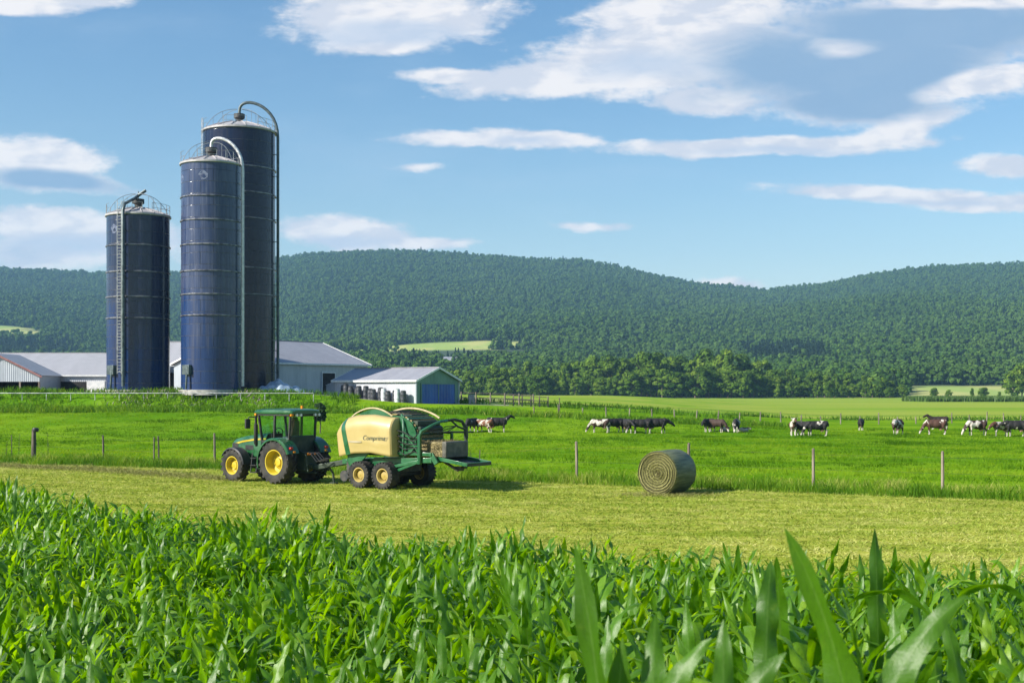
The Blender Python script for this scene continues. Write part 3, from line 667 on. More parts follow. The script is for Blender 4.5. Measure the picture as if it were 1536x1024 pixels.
m_pipe = pmat('weathered_pipe', (.05,.07,.075), (.11,.14,.145), 3, .45, metal=.3)
m_gr = pmat('dull_rail_steel', (.15,.17,.19), (.24,.26,.28), 3, .5, metal=.2)
m_dark = pmat('dark_iron', (.025,.028,.03), (.07,.065,.06), 6, .6, metal=.2)
m_conc = pmat('concrete', (.28,.27,.25), (.42,.41,.38), 3, .9, bump=.2)
m_plate = pmat('pale_emblem', (.05,.065,.13), (.13,.16,.24), 3, .5)
def silo(name, px, D, dia, ztop, mt, label, pipe_a, rings, pipe_mt, ladder_a, emblem_a=None, arch=True):
    x = X(px, D); R = dia/2; g = gz(x, D)-.3; H = ztop-g
    r = empty(name, (x, D, g), 0, label, 'silo', 'blue farm silos')
    MB().lathe([(0,0),(R+.35,0),(R+.35,.55),(0,.55)], 48).build('base', m_conc, r)
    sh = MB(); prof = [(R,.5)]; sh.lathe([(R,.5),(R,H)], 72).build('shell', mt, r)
    rg = MB()
    for z in rings:
        zz = Zp(z, D-R)-g
        rg.lathe([(R+.005,zz-.09),(R+.10,zz-.06),(R+.10,zz+.06),(R+.005,zz+.09)], 64)
    nthin = int(H/1.22)
    for i in range(1, nthin): rg.lathe([(R+.003,i*1.22-.012),(R+.012,i*1.22),(R+.003,i*1.22+.012)], 48)
    rg.build('hoop', mt if name == 'x' else m_hoop, r)
    hr = R*.30
    rf = MB().lathe([(R+.03,H-.10),(R+.16,H-.05),(R+.16,H+.12),(R*.72,H+hr*.52),(R*.4,H+hr*.86),(.35,H+hr)], 48)
    for k in range(16):
        q = 2*PI*k/16; pr = [(R+.1,H+.14),(R*.72,H+hr*.52+.03),(R*.4,H+hr*.86+.03),(.3,H+hr+.02)]
        rf.tube([(a*math.cos(q), a*math.sin(q), z) for a, z in pr], .075, 5)
    roof = rf.build('roof', m_roofw, r)
    MB().lathe([(.0,H+hr-.1),(.34,H+hr-.1),(.38,H+hr+.35),(.62,H+hr+.5),(.62,H+hr+.95),(.3,H+hr+1.0),(0,H+hr+1.0)], 16).build('hub', m_dark, roof)
    # guard rail round the rim: posts and hoops
    rl = MB(); n = 20
    for k in range(n):
        q = 2*PI*(k+.3)/n
        if (k*7) % 20 in (4, 11): continue
        p = Vector(((R+.02)*math.cos(q), (R+.02)*math.sin(q), H+.1)); rl.tube([p, p+Vector((0,0,1.1))], .028, 5)
        if (k*7) % 20 not in (3, 12, 16):
            q2 = 2*PI*(k+1.3)/n
            for hh in (.6, 1.1): rl.tube([((R+.02)*math.cos(q+(q2-q)*j/4), (R+.02)*math.sin(q+(q2-q)*j/4), H+.1+hh) for j in range(5)], .022, 5)
    rl.build('guard_rail', m_gr, r)
    st = MB()
    for q in (2.7, 3.5, .35, -.55):   # bowed stays from hub top to the rim
        p0 = Vector((.3*math.cos(q), .3*math.sin(q), H+hr+1.5)); p1 = Vector((R*.95*math.cos(q), R*.95*math.sin(q), H+.3)); mid = (p0+p1)/2+Vector((R*.18*math.cos(q), R*.18*math.sin(q), 1.0))
        st.tube([p0*(1-j)**2+mid*2*j*(1-j)+p1*j*j for j in [i/8 for i in range(9)]], .03, 5)
        for j in (.35, .65):
            pp = p0*(1-j)**2+mid*2*j*(1-j)+p1*j*j; st.tube([pp, (pp.x, pp.y, H+hr*.5)], .02, 4)
    st.tube([(0,0,H+hr+.9), (0,0,H+hr+1.8)], .06, 6)
    st.build('stay', m_gr, r)
    # blower pipe
    c, s_ = math.cos(pipe_a), math.sin(pipe_a); e = Vector((c, s_, 0)); Ro = R+.42; pts = []
    if arch:
        top = H+hr+1.0; k = (H+hr+1.0)
        for i in range(15):
            q = PI*i/14; rr = Ro/2
            pts.append(e*(rr-rr*math.cos(q))+Vector((0,0,top+.2+(H-.6-top-.2)*(i/14)**1.5+math.sin(q)**.85*R*.46)))
        pts = [e*0+Vector((0,0,top-.2))]+pts
        pts += [e*Ro+Vector((0,0,H*.6)), e*Ro+Vector((0,0,.9))]
    else:
        top = H+hr+1.0
        pts = [Vector((.8,0,top+.9)), Vector((.0,0,top+.35)), e*.9+Vector((0,0,top-.1)), e*(Ro*.5)+Vector((0,0,top-.45)), e*(Ro*.9)+Vector((0,0,top-1.0)), e*Ro+Vector((0,0,top-1.7)), e*Ro+Vector((0,0,H*.5)), e*Ro+Vector((0,0,.9))]
    pp = MB().tube(pts, .17, 10)
    for z in np.arange(2.5, H, 2.45): pp.bar(e*(R-.02)+Vector((0,0,z)), e*Ro+Vector((0,0,z)), .08, .08)
    pp.build('fill_pipe', pipe_mt, r)
    if ladder_a is not None:
        ld = MB(); e = Vector((math.cos(ladder_a), math.sin(ladder_a), 0)); tn = Vector((-e.y, e.x, 0)); b0 = e*(R+.25)
        for sgn in (-1, 1): ld.tube([b0+tn*.24*sgn+Vector((0,0,2.2)), b0+tn*.24*sgn+Vector((0,0,H+1.3))], .035, 6)
        for z in np.arange(2.4, H+1, .33): ld.tube([b0-tn*.24+Vector((0,0,z)), b0+tn*.24+Vector((0,0,z))], .022, 5)
        for z in np.arange(2.5, H, 2.45): ld.bar(e*(R-.02)+Vector((0,0,z)), e*(R+.25)+Vector((0,0,z)), .05, .05)
        ld.build('ladder', m_galv, r)
    # lower hatch and chute
    q = -2.2; e = Vector((math.cos(q), math.sin(q), 0)); ht = MB().bar(e*(R-.1)+Vector((0,0,2.6)), e*(R+.35)+Vector((0,0,2.6)), 1.1, 1.0); ht.tube([e*(R+.35)+Vector((.2,0,2.9)), e*(R+.5)+Vector((.25,0,1.6)), e*(R+.55)+Vector((.25,0,.6))], .12, 8)
    ht.build('hatch', m_pipe, r, bevel=.03)
    if emblem_a is not None:
        em = MB(); 
        for a, dz in emblem_a:
            q0 = a
            def on(k, z): q = q0+k/R; return ((R+.012)*math.cos(q), (R+.012)*math.sin(q), H-dz+z)
            em.add([on(-.12,.55), on(.12,.5), on(.5,.18), on(.45,-.2), on(.15,-.42), on(-.2,-.45), on(-.32,-.1), on(-.55,.12)], [(0,1,2,3,4,5,6,7)])
        em.build('emblem', m_plate, r)
    return r
m_hoop = pmat('silo_hoop', (.05,.055,.08), (.20,.205,.23), 2, .35, metal=.3)
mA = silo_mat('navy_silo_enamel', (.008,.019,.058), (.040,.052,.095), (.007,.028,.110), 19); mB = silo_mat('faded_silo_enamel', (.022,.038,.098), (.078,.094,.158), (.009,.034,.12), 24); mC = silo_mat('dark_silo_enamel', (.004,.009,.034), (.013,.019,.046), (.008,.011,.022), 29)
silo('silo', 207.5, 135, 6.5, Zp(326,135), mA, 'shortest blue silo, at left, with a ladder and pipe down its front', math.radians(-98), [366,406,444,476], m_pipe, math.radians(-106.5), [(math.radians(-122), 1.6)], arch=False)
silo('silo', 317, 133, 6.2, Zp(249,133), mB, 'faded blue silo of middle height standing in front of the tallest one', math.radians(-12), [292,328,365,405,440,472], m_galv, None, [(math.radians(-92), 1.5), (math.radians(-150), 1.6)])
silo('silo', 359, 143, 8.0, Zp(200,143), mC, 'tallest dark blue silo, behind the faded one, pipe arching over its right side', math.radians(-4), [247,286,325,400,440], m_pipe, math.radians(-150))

# ------------------------------------------------------------------ farm buildings
def metal_mat(name, c1, c2, axis=0, pitch=.25, rough=.45, metal=.2, dirt=(.2,.18,.15)):
    m, t, b = new_mat(name); o = tc(t); s = t.sep(o); a = s[axis]
    wv = t.math('SINE', t.math('MULTIPLY', a, 2*PI/pitch)); n = t.noise(t.mapping(o, sc=(1,1,.4)), 1.3, 5, .6)
    seam = t.math('FRACT', t.math('MULTIPLY', a, 1/(pitch*4))); pn = t.add('ShaderNodeTexWhiteNoise', noise_dimensions='1D'); t.put(pn.inputs['W'], t.math('FLOOR', t.math('MULTIPLY', a, 1/(pitch*4))))
    c = t.mix(t.math('ADD', t.math('MULTIPLY', t.ramp(n, .3, .7), .6), t.math('MULTIPLY', pn.outputs[0], .4)), c1, c2)
    c = t.mix(t.math('MULTIPLY', t.ramp(t.noise(t.mapping(o, sc=(2,2,.3)), 2.5, 5, .7), .58, .8), .5), c, dirt)
    t.put(b.inputs['Base Color'], c); b.inputs['Roughness'].default_value = rough; b.inputs['Metallic'].default_value = metal
    t.put(b.inputs['Normal'], t.bump(wv, .45, .03)); return m
m_wallw = metal_mat('white_ribbed_wall', (.44,.46,.50), (.56,.58,.62)); m_wallg = metal_mat('grey_ribbed_wall', (.34,.38,.42), (.44,.48,.52)); m_roofg = metal_mat('grey_ribbed_roof', (.27,.275,.31), (.35,.355,.39), rough=.5)
m_roofl = metal_mat('pale_ribbed_roof', (.34,.34,.36), (.42,.42,.44), rough=.55); m_green = metal_mat('green_ribbed_gable', (.10,.20,.17), (.15,.27,.22), axis=1); m_blued = metal_mat('blue_door', (.012,.06,.26), (.03,.12,.40), axis=1, pitch=.5)
m_void = pmat('painted_dark_interior', (.012,.012,.012), (.03,.028,.025), 2, .9); m_trim = pmat('red_brown_trim', (.22,.09,.08), (.30,.15,.14), 3, .7); m_timber = pmat('old_timber', (.12,.10,.08), (.26,.22,.18), 5, .9, stretch=(1,1,.2)); m_wht = pmat('white_paint', (.62,.64,.64), (.78,.78,.76), 4, .5)  # unlit insides painted near black: openings, windows, the shed's back wall
def gable_building(name, loc, rz, L, W, he, hr, wall_m, roof_m, label, over=.35, gable_m=None):
    """local x along the ridge 0..L, y 0..W, z from the ground"""
    r = empty(name, loc, rz, label, 'barn')
    w_ = MB(); t_ = .12
    w_.box((L/2, 0, he/2), (L, t_, he)); w_.box((L/2, W, he/2), (L, t_, he))
    w_.build('wall', wall_m, r, smooth=False)
    for x0 in (0, L):
        MB().prism([(t_/2+.002,0),(W-t_/2-.002,0),(W-t_/2-.002,he),(W/2,hr-.02),(t_/2+.002,he)], lambda a, b, h: (h, a, b), x0-t_/2, x0+t_/2).build('gable_wall', gable_m or wall_m, r, smooth=False)
    rf = MB(); sl_ = (hr-he)/(W/2)
    for sgn in (0, 1):
        y0, y1 = (-over, W/2) if sgn == 0 else (W+over, W/2); z0 = he-over*sl_
        rf.sheet([[(-over, y0, z0+.06), (L+over, y0, z0+.06)], [(-over, y1, hr+.06), (L+over, y1, hr+.06)]])
        rf.sheet([[(-over, y0, z0-.04), (L+over, y0, z0-.04)], [(-over, y1, hr-.04), (L+over, y1, hr-.04)]])
    rf.bar((-over-.02, W/2, hr+.08), (L+over+.02, W/2, hr+.08), .3, .07)
    roof = rf.build('roof', roof_m, r, smooth=False)
    fa = MB()
    for y0, sg in ((-over, -1), (W+over, 1)):
        fa.box((L/2, y0+sg*.03, he-over*sl_), (L+2*over, .05, .2))
        for x0 in (-over-.03, L+over+.03): fa.bar((x0, y0, he-over*sl_), (x0, W/2, hr), .05, .2)
    fa.build('fascia', m_wht, roof); return r
# small white barn with the blue door: long wall to the left, gable to the right
D0 = 132; x0 = X(624, D0); tq = math.radians(35); z0 = 2.2
b1 = gable_building('small_barn', (x0, D0, z0), PI-tq, 11.4, 7.2, 2.72, 4.02, m_wallw, m_roofg, 'small white metal barn with a green gable and a wide blue door', .3, m_green)
# local y: rz=pi-35deg gives y axis pointing towards the camera; move so the gable runs to the right-back
b1.location = (x0+math.sin(tq)*7.2, D0+math.cos(tq)*7.2, z0)
dm = MB().box((-.10, 3.6, 1.15), (.06, 5.7, 2.3)); 
door = dm.build('door', m_blued, b1)
fr = MB()
for yy in (.72, 3.6, 6.48): fr.box((-.15, yy, 1.15), (.05, .09, 2.32))
fr.box((-.15, 3.6, 2.36), (.07, 5.9, .12)); fr.build('frame', m_green, door)
tr_ = MB()
for yy in (-.03, 7.23): tr_.box((-.04, yy, 1.36), (.16, .16, 2.7))
tr_.build('corner_trim', m_wallg, b1)
lt = MB().box((12.2, 4.9, 1.1), (1.6, 4.0, 2.2)); lt.prism([(11.42,2.2),(13.1,2.2),(11.42,2.7)], lambda a, b, h: (a, h, b), 2.8, 7.0); lt.build('lean_to', m_wallg, b1, smooth=False)
# long grey barn behind the silos
tq = math.radians(55); Bx, By = X(551, 160), 160.; d_ = Vector((math.cos(tq), math.sin(tq))); L_ = 16.9; W_ = 16.5
nx, ny = Bx-d_.x*L_, By-d_.y*L_; zg = 3.3
b2 = gable_building('grey_barn', (nx, ny, zg), tq, L_, W_, 7.1-zg, 10.0-zg, m_wallg, m_roofg, 'large grey metal barn with a broad roof right of the tallest silo', .4)
db = MB().box((L_-7.2, -.1, 1.3), (2.2, .08, 2.6)); dd = db.build('doorway', m_void, b2); fr = MB()
for xx in (L_-8.35, L_-6.05): fr.box((xx, -.13, 1.3), (.1, .1, 2.7))
fr.box((L_-7.2, -.13, 2.68), (2.4, .1, .1)); fr.build('frame', m_wht, dd)
# barn between the silos
zg = 3.4; D1 = 170
b3 = gable_building('pale_roofed_barn', (X(222, D1), D1, zg), 0, X(300, D1)-X(222, D1), 12, Zp(547, D1)-zg, Zp(513, D1+6)-zg, m_wallg, m_roofl, 'barn with a pale roof seen in the gap between the left and middle silos', .2)
MB().box(((X(300, D1)-X(222, D1))/2, -.1, 1.4), (6, .08, 2.8)).build('doorway', m_void, b3)
# low barn on the left edge with an open gabled wing
zg = 3.4; D2 = 156; xa, xb = X(-220, D2), X(206, D2); Lb = xb-xa
b4 = gable_building('low_barn', (xa, D2, zg), 0, Lb, 17, Zp(562, D2)-zg, Zp(530, D2+8.5)-zg, m_wallw, m_roofl, 'long low barn with a pale grey roof, left of the shortest silo', .3)
he4 = Zp(562, D2)-zg
MB().box((X(94, D2)-xa, -.10, .75), (X(130, D2)-X(58, D2), .06, 1.5)).build('open_bay', m_void, b4)
MB().box((X(144, D2)-xa, -.10, .8), (2.2, .06, 1.55)).build('sliding_door', m_wht, b4)
xw0, xw1 = X(-70, 149), X(60, 149); Ww = xw1-xw0
w5 = empty('open_shed', (xw0, 149, zg), 0, 'open-fronted shed with a blue-grey gable and red-brown roof edge at the left edge', 'shed')
hw, hpk = Zp(562, 149)-zg, Zp(531, 149)-zg
MB().prism([(0,1.45),(Ww,1.45),(Ww,hw),(Ww/2,hpk),(0,hw)], lambda a, b, h: (a, h, b), -.06, .06).build('gable_wall', m_wallg, w5, smooth=False)
for xx in (.06, Ww-.06): MB().box((xx, 3.5, hw/2), (.12, 6.8, hw)).build('side_wall', m_wallg, w5, smooth=False)
MB().box((Ww/2, 5.8, 1.0), (Ww-.4, .1, 2.0)).build('back_wall', m_void, w5)
rf = MB()
for s_ in (0, 1):
    e0 = -.35 if s_ == 0 else Ww+.35; zz = hw-.35*(hpk-hw)/(Ww/2)
    rf.sheet([[(e0, -.4, zz+.1), (e0, 6.9, zz+.1)], [(Ww/2, -.4, hpk+.1), (Ww/2, 6.9, hpk+.1)]])
roof = rf.build('roof', m_roofl, w5, smooth=False); fa = MB()
for e0 in (-.35, Ww+.35): fa.bar((e0, -.43, hw-.25), (Ww/2, -.43, hpk), .05, .22)
fa.build('fascia', m_trim, roof)
for xx in (Ww*.52, Ww*.77, Ww-.1): MB().box((xx, -.02, .72), (.2, .1, 1.45)).build('post', m_timber, w5)
# white pipe rail along the yard
yq = 129.6; xa, xb = X(-40, yq), X(470, yq)
rf_ = empty('rail_fence', ((xa+xb)/2, yq, gz((xa+xb)/2, yq)), 0, 'white pipe rail fence along the top of the bank below the silos', 'fence'); zb = rf_.location.z
zr = Zp(589.5, yq)-zb; hl = (xb-xa)/2
MB().tube([(-hl,0,zr), (hl,0,zr)], .038, 8).build('rail', m_galv, rf_)
for k in range(15): 
    xx = -hl+k*2*hl/14; MB().tube([(xx,.06,-.4), (xx,.06,zr)], .035, 6).build('post', m_galv, rf_)
# plastic sheeted heap
m_tarp = pmat('pale_blue_sheeting', (.20,.28,.38), (.42,.50,.58), 1.6, .3, detail=6, lo=.4, hi=.6, bump=.6, bscale=3)
hx0, hx1 = X(383, 134), X(462, 134); gr = []; rh = random.Random(3)
for j in range(15):
    row = []
    for i in range(40):
        a = i/39; b_ = j/14; e = max(0, math.sin(PI*b_))**.55*min(1, math.sin(PI*min(1, a*1.0+.0))**.5 if 0 < a < 1 else 0)
        e *= (1.0-.5*a)*(1+.14*math.sin(a*13+b_*5)+.07*math.sin(a*37+b_*9))
        row.append((hx0+(hx1-hx0)*a, 132.4+4.0*b_, gz(hx0, 135)-.5+2.1*e))
    gr.append(row)
tag(MB().sheet(gr).build('sheeted_heap', m_tarp), 'low heap under pale blue plastic sheeting at the foot of the tallest silo', 'heap')
# barrels along the wall of the small barn
m_brl = pmat('dark_barrel_plastic', (.022,.026,.032), (.07,.075,.085), 5, .5); m_brw = pmat('white_barrel_plastic', (.5,.52,.54), (.66,.68,.70), 5, .5)
def barrel(mt):
    m = MB().lathe([(0,0),(.25,0),(.285,.04),(.27,.10),(.30,.36),(.312,.40),(.30,.44),(.30,.86),(.312,.90),(.30,.94),(.27,1.2),(.285,1.25),(.24,1.28),(0,1.28)], 20); return m
bd = barrel(m_brl).mesh('barrel', m_brl); bw_ = barrel(m_brw).mesh('barrel', m_brw); lid = MB().lathe([(.0,1.285),(.2,1.285),(.2,1.32),(0,1.33)], 16).mesh('lid', m_dark)
wd = Vector((-math.cos(math.radians(35)), math.sin(math.radians(35)))); wn = Vector((-math.sin(math.radians(35)), -math.cos(math.radians(35))))
k = 0; s_ = 1.0
while s_ < 10.2:
    p = Vector((x0, D0))+wd*s_+wn*(.85+.25*math.sin(k*2.3)); wh = k in (1, 4)
    r = empty('barrel', (p.x, p.y, gz(p.x, p.y)-.05), k*1.3, ('white plastic barrel nearest the corner of the small barn' if k == 1 else 'white plastic barrel standing among the dark ones') if wh else 'dark grey barrel lined up along the white wall of the small barn', 'barrel', 'barrels along the small barn')
    bo = link('body', bw_ if wh else bd, r); link('lid', lid, bo); r.scale = (1.05, 1.05, 1.0+.12*math.sin(k*1.7)); k += 1; s_ += .66+.1*math.sin(k*3.1)
# bits of yard right of the small barn
def post_line(name, label, p0, p1, n, h, rails, mt, r_=.06, cat='fence', jig=0.):
    p0, p1 = Vector(p0), Vector(p1); c = (p0+p1)/2; rt = empty(name, (c.x, c.y, gz(c.x, c.y)), 0, label, cat); zb = rt.location.z; g_ = random.Random(n)
    tops = []
    for k in range(n):
        p = p0.lerp(p1, k/(n-1))-c; z = gz(p.x+c.x, p.y+c.y)-zb; hh = h*g_.uniform(1-jig, 1+jig); tops.append((p, z, hh)); lean = g_.uniform(-jig, jig)*.25
        MB().tube([(p.x, p.y, z-.3), (p.x+lean*.5, p.y, z+hh*.5), (p.x+lean, p.y, z+hh)], [r_, r_*.95, r_*.85], 8).build('post', mt, rt)
    for q, rr in rails: MB().tube([(p.x, p.y+r_, z+h*q) for p, z, hh in tops], rr, 5, False).build('rail' if rr > .02 else 'wire', m_timber if rr > .02 else m_dark, rt)
    return rt
P2 = lambda px, py: Vector(ground_at(px, py, 100))
a_, b_ = P2(692, 605), P2(762, 607)
post_line('yard_fence', 'old timber rail fence in the yard right of the small barn', (X(692,141), 141), (X(800,144), 144), 6, 1.3, [(.9,.045),(.5,.045)], m_timber, .09)
post_line('pole_fence', 'grey pole fence with dark rails running right from the yard fence', (X(757,136), 136), (X(822,139), 139), 6, 1.2, [(.92,.04),(.55,.04),(.2,.03)], m_timber, .08)
q = Vector((X(707,139), 139)); r = empty('feed_bin', (q.x, q.y, gz(q.x, q.y)), .2, 'upright grey feed bin beside the right corner of the small barn', 'bin')
MB().prism([(-.3,0),(.3,0),(.32,.25),(.32,.85),(.2,1.0),(-.32,1.0)], lambda a, b, h: (h, a, b), -.32, .32).build('body', m_conc, r, bevel=.03); MB().box((0,-.03,1.03), (.7,.5,.04)).build('lid', m_dark, r)
q = Vector(ground_at(839, 622, 90)); r = empty('lone_post', (q.x, q.y, gz(q.x, q.y)), 0, 'tall thin lone post in the grass behind the cows', 'post')
MB().tube([(0,0,-.3),(.03,0,1.0),(0,0,1.75)], [.05,.045,.04], 8).build('shaft', m_timber, r); MB().tube([(-.12,0,1.6),(.12,0,1.6)], .02, 5).build('peg', m_dark, r)
q0 = Vector((X(690,137), 137)); tag(MB().sheet([[(X(690,136.5)+i*1.05, 136.2+j*1.0+i*.2, gz(X(690,136.5)+i*1.05, 136.2+j+i*.2)+.02) for i in range(6)] for j in range(3)]).build('yard_slab', m_conc), kind='structure')
# far fence
fa0, fb0 = Vector(ground_at(985, 625, 100)), Vector(ground_at(1550, 633, 100)); print('far fence', fa0, fb0, ground_at(700,603,100), ground_at(1000,622,100))
fl = (fb0-fa0).normalized(); fa0 = fa0-fl*14; fb0 = fb0+fl*6
post_line('far_fence', 'far line of thin dark posts with wire across the field behind the cows', fa0, fb0, 28, 1.05, [(.9,.012),(.55,.012)], m_timber, .075, jig=.28)
# farmhouse peeking out on the slope
zz = gz(X(674,1130), 1130)
b6 = gable_building('farmhouse', (X(665,1130), 1130, zz), .1, 13, 8, 5.5, 8.5, m_wht, m_roofg, 'small white farmhouse half hidden by trees above the small barn roof', .4); b6['category'] = 'house'
for xx in (2.2, 6.5, 10.8):
    for z_ in (1.7, 4.1): MB().box((xx, -.1, z_), (1.1, .06, 1.3)).build('window', m_void, b6)
# ------------------------------------------------------------------ tractor
def paint(name, c1, c2, rough=.35, coat=.4): return pmat(name, c1, c2, 2.2, rough, coat=coat, detail=6, rvar=.1)
m_tgreen = paint('tractor_green', (.012,.075,.024), (.020,.105,.034)); m_tyel = paint('wheel_yellow', (.44,.32,.008), (.52,.41,.03), rough=.5, coat=.1); m_blk = pmat('black_plastic', (.012,.012,.013), (.03,.03,.03), 5, .5)
m_tyre = pmat('tyre_rubber', (.010,.010,.010), (.040,.036,.029), 3.5, .8, detail=6); m_dgreen = pmat('dirty_dark_green', (.010,.028,.016), (.035,.05,.03), 4, .6)
m_red = pmat('red_lens', (.45,.015,.01), None, rough=.2); m_org = pmat('amber_lens', (.75,.25,.01), None, rough=.2); m_lens = pmat('clear_lens', (.8,.8,.78), None, rough=.15); m_seat = pmat('seat_fabric', (.03,.035,.05), (.06,.06,.075), 6, .8)
m_glass = bpy.data.materials.new('tinted_glass'); m_glass.use_nodes = True; t = NT(m_glass.node_tree); t.n.remove(t.n['Principled BSDF'])
tp = t.add('ShaderNodeBsdfTransparent'); tp.inputs[0].default_value = (.62,.84,.76,1); gl = t.add('ShaderNodeBsdfGlossy'); gl.inputs['Roughness'].default_value = .03; gl.inputs[0].default_value = (.9,1,1,1)
fr = t.add('ShaderNodeLayerWeight'); fr.inputs[0].default_value = .5; fo = t.math('POWER', fr.outputs['Facing'], 4.0); mx = t.add('ShaderNodeMixShader'); t.put(mx.inputs[0], t.math('ADD', t.math('MULTIPLY', fo, .8), .06, clamp=True)); t.l.new(tp.outputs[0], mx.inputs[1]); t.l.new(gl.outputs[0], mx.inputs[2]); t.l.new(mx.outputs[0], t.n['Material Output'].inputs[0])
YAX = Matrix(((1,0,0),(0,0,1),(0,1,0)))
def wheel_parts(R, rr, w, nl, lug, rim_m, dish):
    h = w/2; ty = MB()
    pf = [(rr,h*.78),(rr+.05,h*.92),(rr+(R-rr)*.5,h*1.0),(R-.07,h*.95),(R-.02,h*.75),(R-.005,h*.4),(R,0)]
    ty.lathe(pf+[(r, -z) for r, z in reversed(pf[:-1])], 48, YAX)
    for k in range(nl):
        for sg in (-1, 1):
            q = 2*PI*(k+(.5 if sg > 0 else 0))/nl; dq = 2*PI/nl*.85
            vs = []
            for (v, da, r0, r1) in ((.0, dq, R-.03, R+lug), (h*.98, 0, R-.10, R+lug*.35)):
                for th in (-.045/R, .045/R):
                    for r in (r0, r1): vs.append((r*math.cos(q+da*sg*0+da+th), v*sg, r*math.sin(q+da+th)))
            ty.add(vs, [(0,2,3,1),(4,5,7,6),(0,1,5,4),(2,6,7,3),(1,3,7,5),(0,4,6,2)])
    rm = MB(); rm.lathe([(rr,h*.80),(rr+.02,h*.86),(rr-.02,h*.86),(rr-.05,h*.6),(rr-.07,h*dish),(rr*.62,h*(dish-.12)),(rr*.55,h*(dish+.05)),(.17,h*(dish+.18)),(.15,h*(dish+.42)),(.06,h*(dish+.5)),(0,h*(dish+.5))], 40, YAX)
    rm.lathe([(rr,-h*.8),(rr-.04,-h*.8),(rr-.05,h*dish)], 40, YAX)
    for k in range(8):
        q = 2*PI*k/8; rm.cyl((.25*math.cos(q), h*(dish+.05), .25*math.sin(q)), (.25*math.cos(q), h*(dish+.24), .25*math.sin(q)), .022, n=6)
    return ty.mesh('tyre', m_tyre, ang=30), rm.mesh('rim', rim_m)
def put_wheel(parent, parts, loc, left):
    w_ = bpy.data.objects.new('wheel', None); COL.objects.link(w_); w_.parent = parent; w_.location = loc; w_.rotation_euler = (0, random.uniform(0, 1), 0 if left else PI)
    link('tyre', parts[0], w_); link('rim', parts[1], w_); return w_
def pane(mb, pts): mb.add(pts, [tuple(range(len(pts)))]); return mb
TX, TY = -9.06, 52.86
trac = empty('tractor', (TX, TY, gz(TX, TY)), math.radians(143), 'green farm tractor with yellow wheel rims, seen from behind its left side', 'tractor')
RW = wheel_parts(.88, .50, .54, 20, .045, m_tyel, -.38); FW = wheel_parts(.67, .37, .46, 18, .035, m_tyel, -.12)
WB = 2.65
for s_ in (1, -1):
    put_wheel(trac, RW, (0, .95*s_, .90), s_ > 0); put_wheel(trac, FW, (WB, .92*s_, .68), s_ > 0)
def loft(mb, secs):
    n = len(secs[0]); vs = [p for s in secs for p in s]; m = len(secs)
    mb.add(vs, [(i*n+k, i*n+(k+1) % n, (i+1)*n+(k+1) % n, (i+1)*n+k) for i in range(m-1) for k in range(n)]+[tuple(range(n)), tuple((m-1)*n+k for k in range(n))]); return mb
def hood_sec(u, hw, zb, zt):
    return [(u,-hw,zb),(u,-hw*1.0,zt-.24),(u,-hw*.93,zt-.12),(u,-hw*.7,zt-.03),(u,0,zt),(u,hw*.7,zt-.03),(u,hw*.93,zt-.12),(u,hw,zt-.24),(u,hw,zb)]
loft(MB(), [hood_sec(1.28,.42,1.05,2.05), hood_sec(2.0,.41,1.05,2.0), hood_sec(2.8,.38,1.05,1.90), hood_sec(3.35,.36,1.02,1.78), hood_sec(3.55,.33,1.05,1.66)]).build('hood', m_tgreen, trac)
st = MB()
for sg in (1, -1):
    us = [(1.30,.424,1.90),(2.0,.414,1.85),(2.8,.384,1.75),(3.34,.364,1.63)]
    st.sheet([[(u, sg*(v+.008), z-.05) for u, v, z in us], [(u, sg*(v+.008), z-.12) for u, v, z in us]])
st.build('yellow_stripe', m_tyel, trac)
gr = MB().box((3.56,0,1.32), (.04,.52,.5)); 
for sg in (1, -1): gr.box((3.28,sg*.365,1.38), (.36,.03,.42)); gr.box((2.35,sg*.402,1.42), (.5,.02,.2))
gr.build('grille', m_blk, trac)
ch = MB().box((2.2,0,.82), (2.5,.5,.5)); ch.box((.4,0,.85), (1.7,.62,.6)); ch.box((WB,0,.62), (.25,1.5,.22)); ch.cyl((0,-.72,.9), (0,.72,.9), .16); ch.box((3.45,0,.78), (.35,.7,.35)); ch.build('chassis', m_dgreen, trac, bevel=.03)
cb = MB().box((.45,0,1.42), (1.7,1.2,.55)); cb.box((-.42,0,1.50), (.12,1.3,.95)); cb.build('cab_base', m_dgreen, trac, bevel=.04)
fm = MB(); zc0, zc1 = 1.72, 2.86
posts = {'a': ((1.22,.70,zc0),(1.40,.74,zc1)), 'b': ((.42,.76,zc0),(.38,.76,zc1)), 'c': ((-.42,.72,zc0+.1),(-.50,.72,zc1))}
for sg in (1, -1):
    for k, (p, q) in posts.items(): fm.bar((p[0],p[1]*sg,p[2]), (q[0],q[1]*sg,q[2]), .08, .09)
    fm.bar((1.24,.71*sg,zc0), (-.42,.72*sg,zc0), .07, .09)
fm.bar((-.43,-.72,zc0+.12), (-.43,.72,zc0+.12), .08, .10); fm.bar((-.50,-.74,zc1-.02), (-.50,.74,zc1-.02), .1, .14); fm.bar((1.40,-.74,zc1-.02), (1.40,.74,zc1-.02), .1, .12)
for sg in (1, -1): fm.bar((-.50,.76*sg,zc1), (1.40,.76*sg,zc1), .1, .14)
cf = fm.build('cab_frame', m_blk, trac, bevel=.012)
for sg in (1, -1):
    pane(MB(), [(1.18,.722*sg,zc0+.05),(.46,.765*sg,zc0+.05),(.43,.765*sg,zc1-.08),(1.36,.742*sg,zc1-.08)]).build('window', m_glass, cf)
    pane(MB(), [(.38,.765*sg,zc0+.05),(-.38,.735*sg,zc0+.12),(-.45,.735*sg,zc1-.08),(.35,.765*sg,zc1-.08)]).build('window', m_glass, cf)
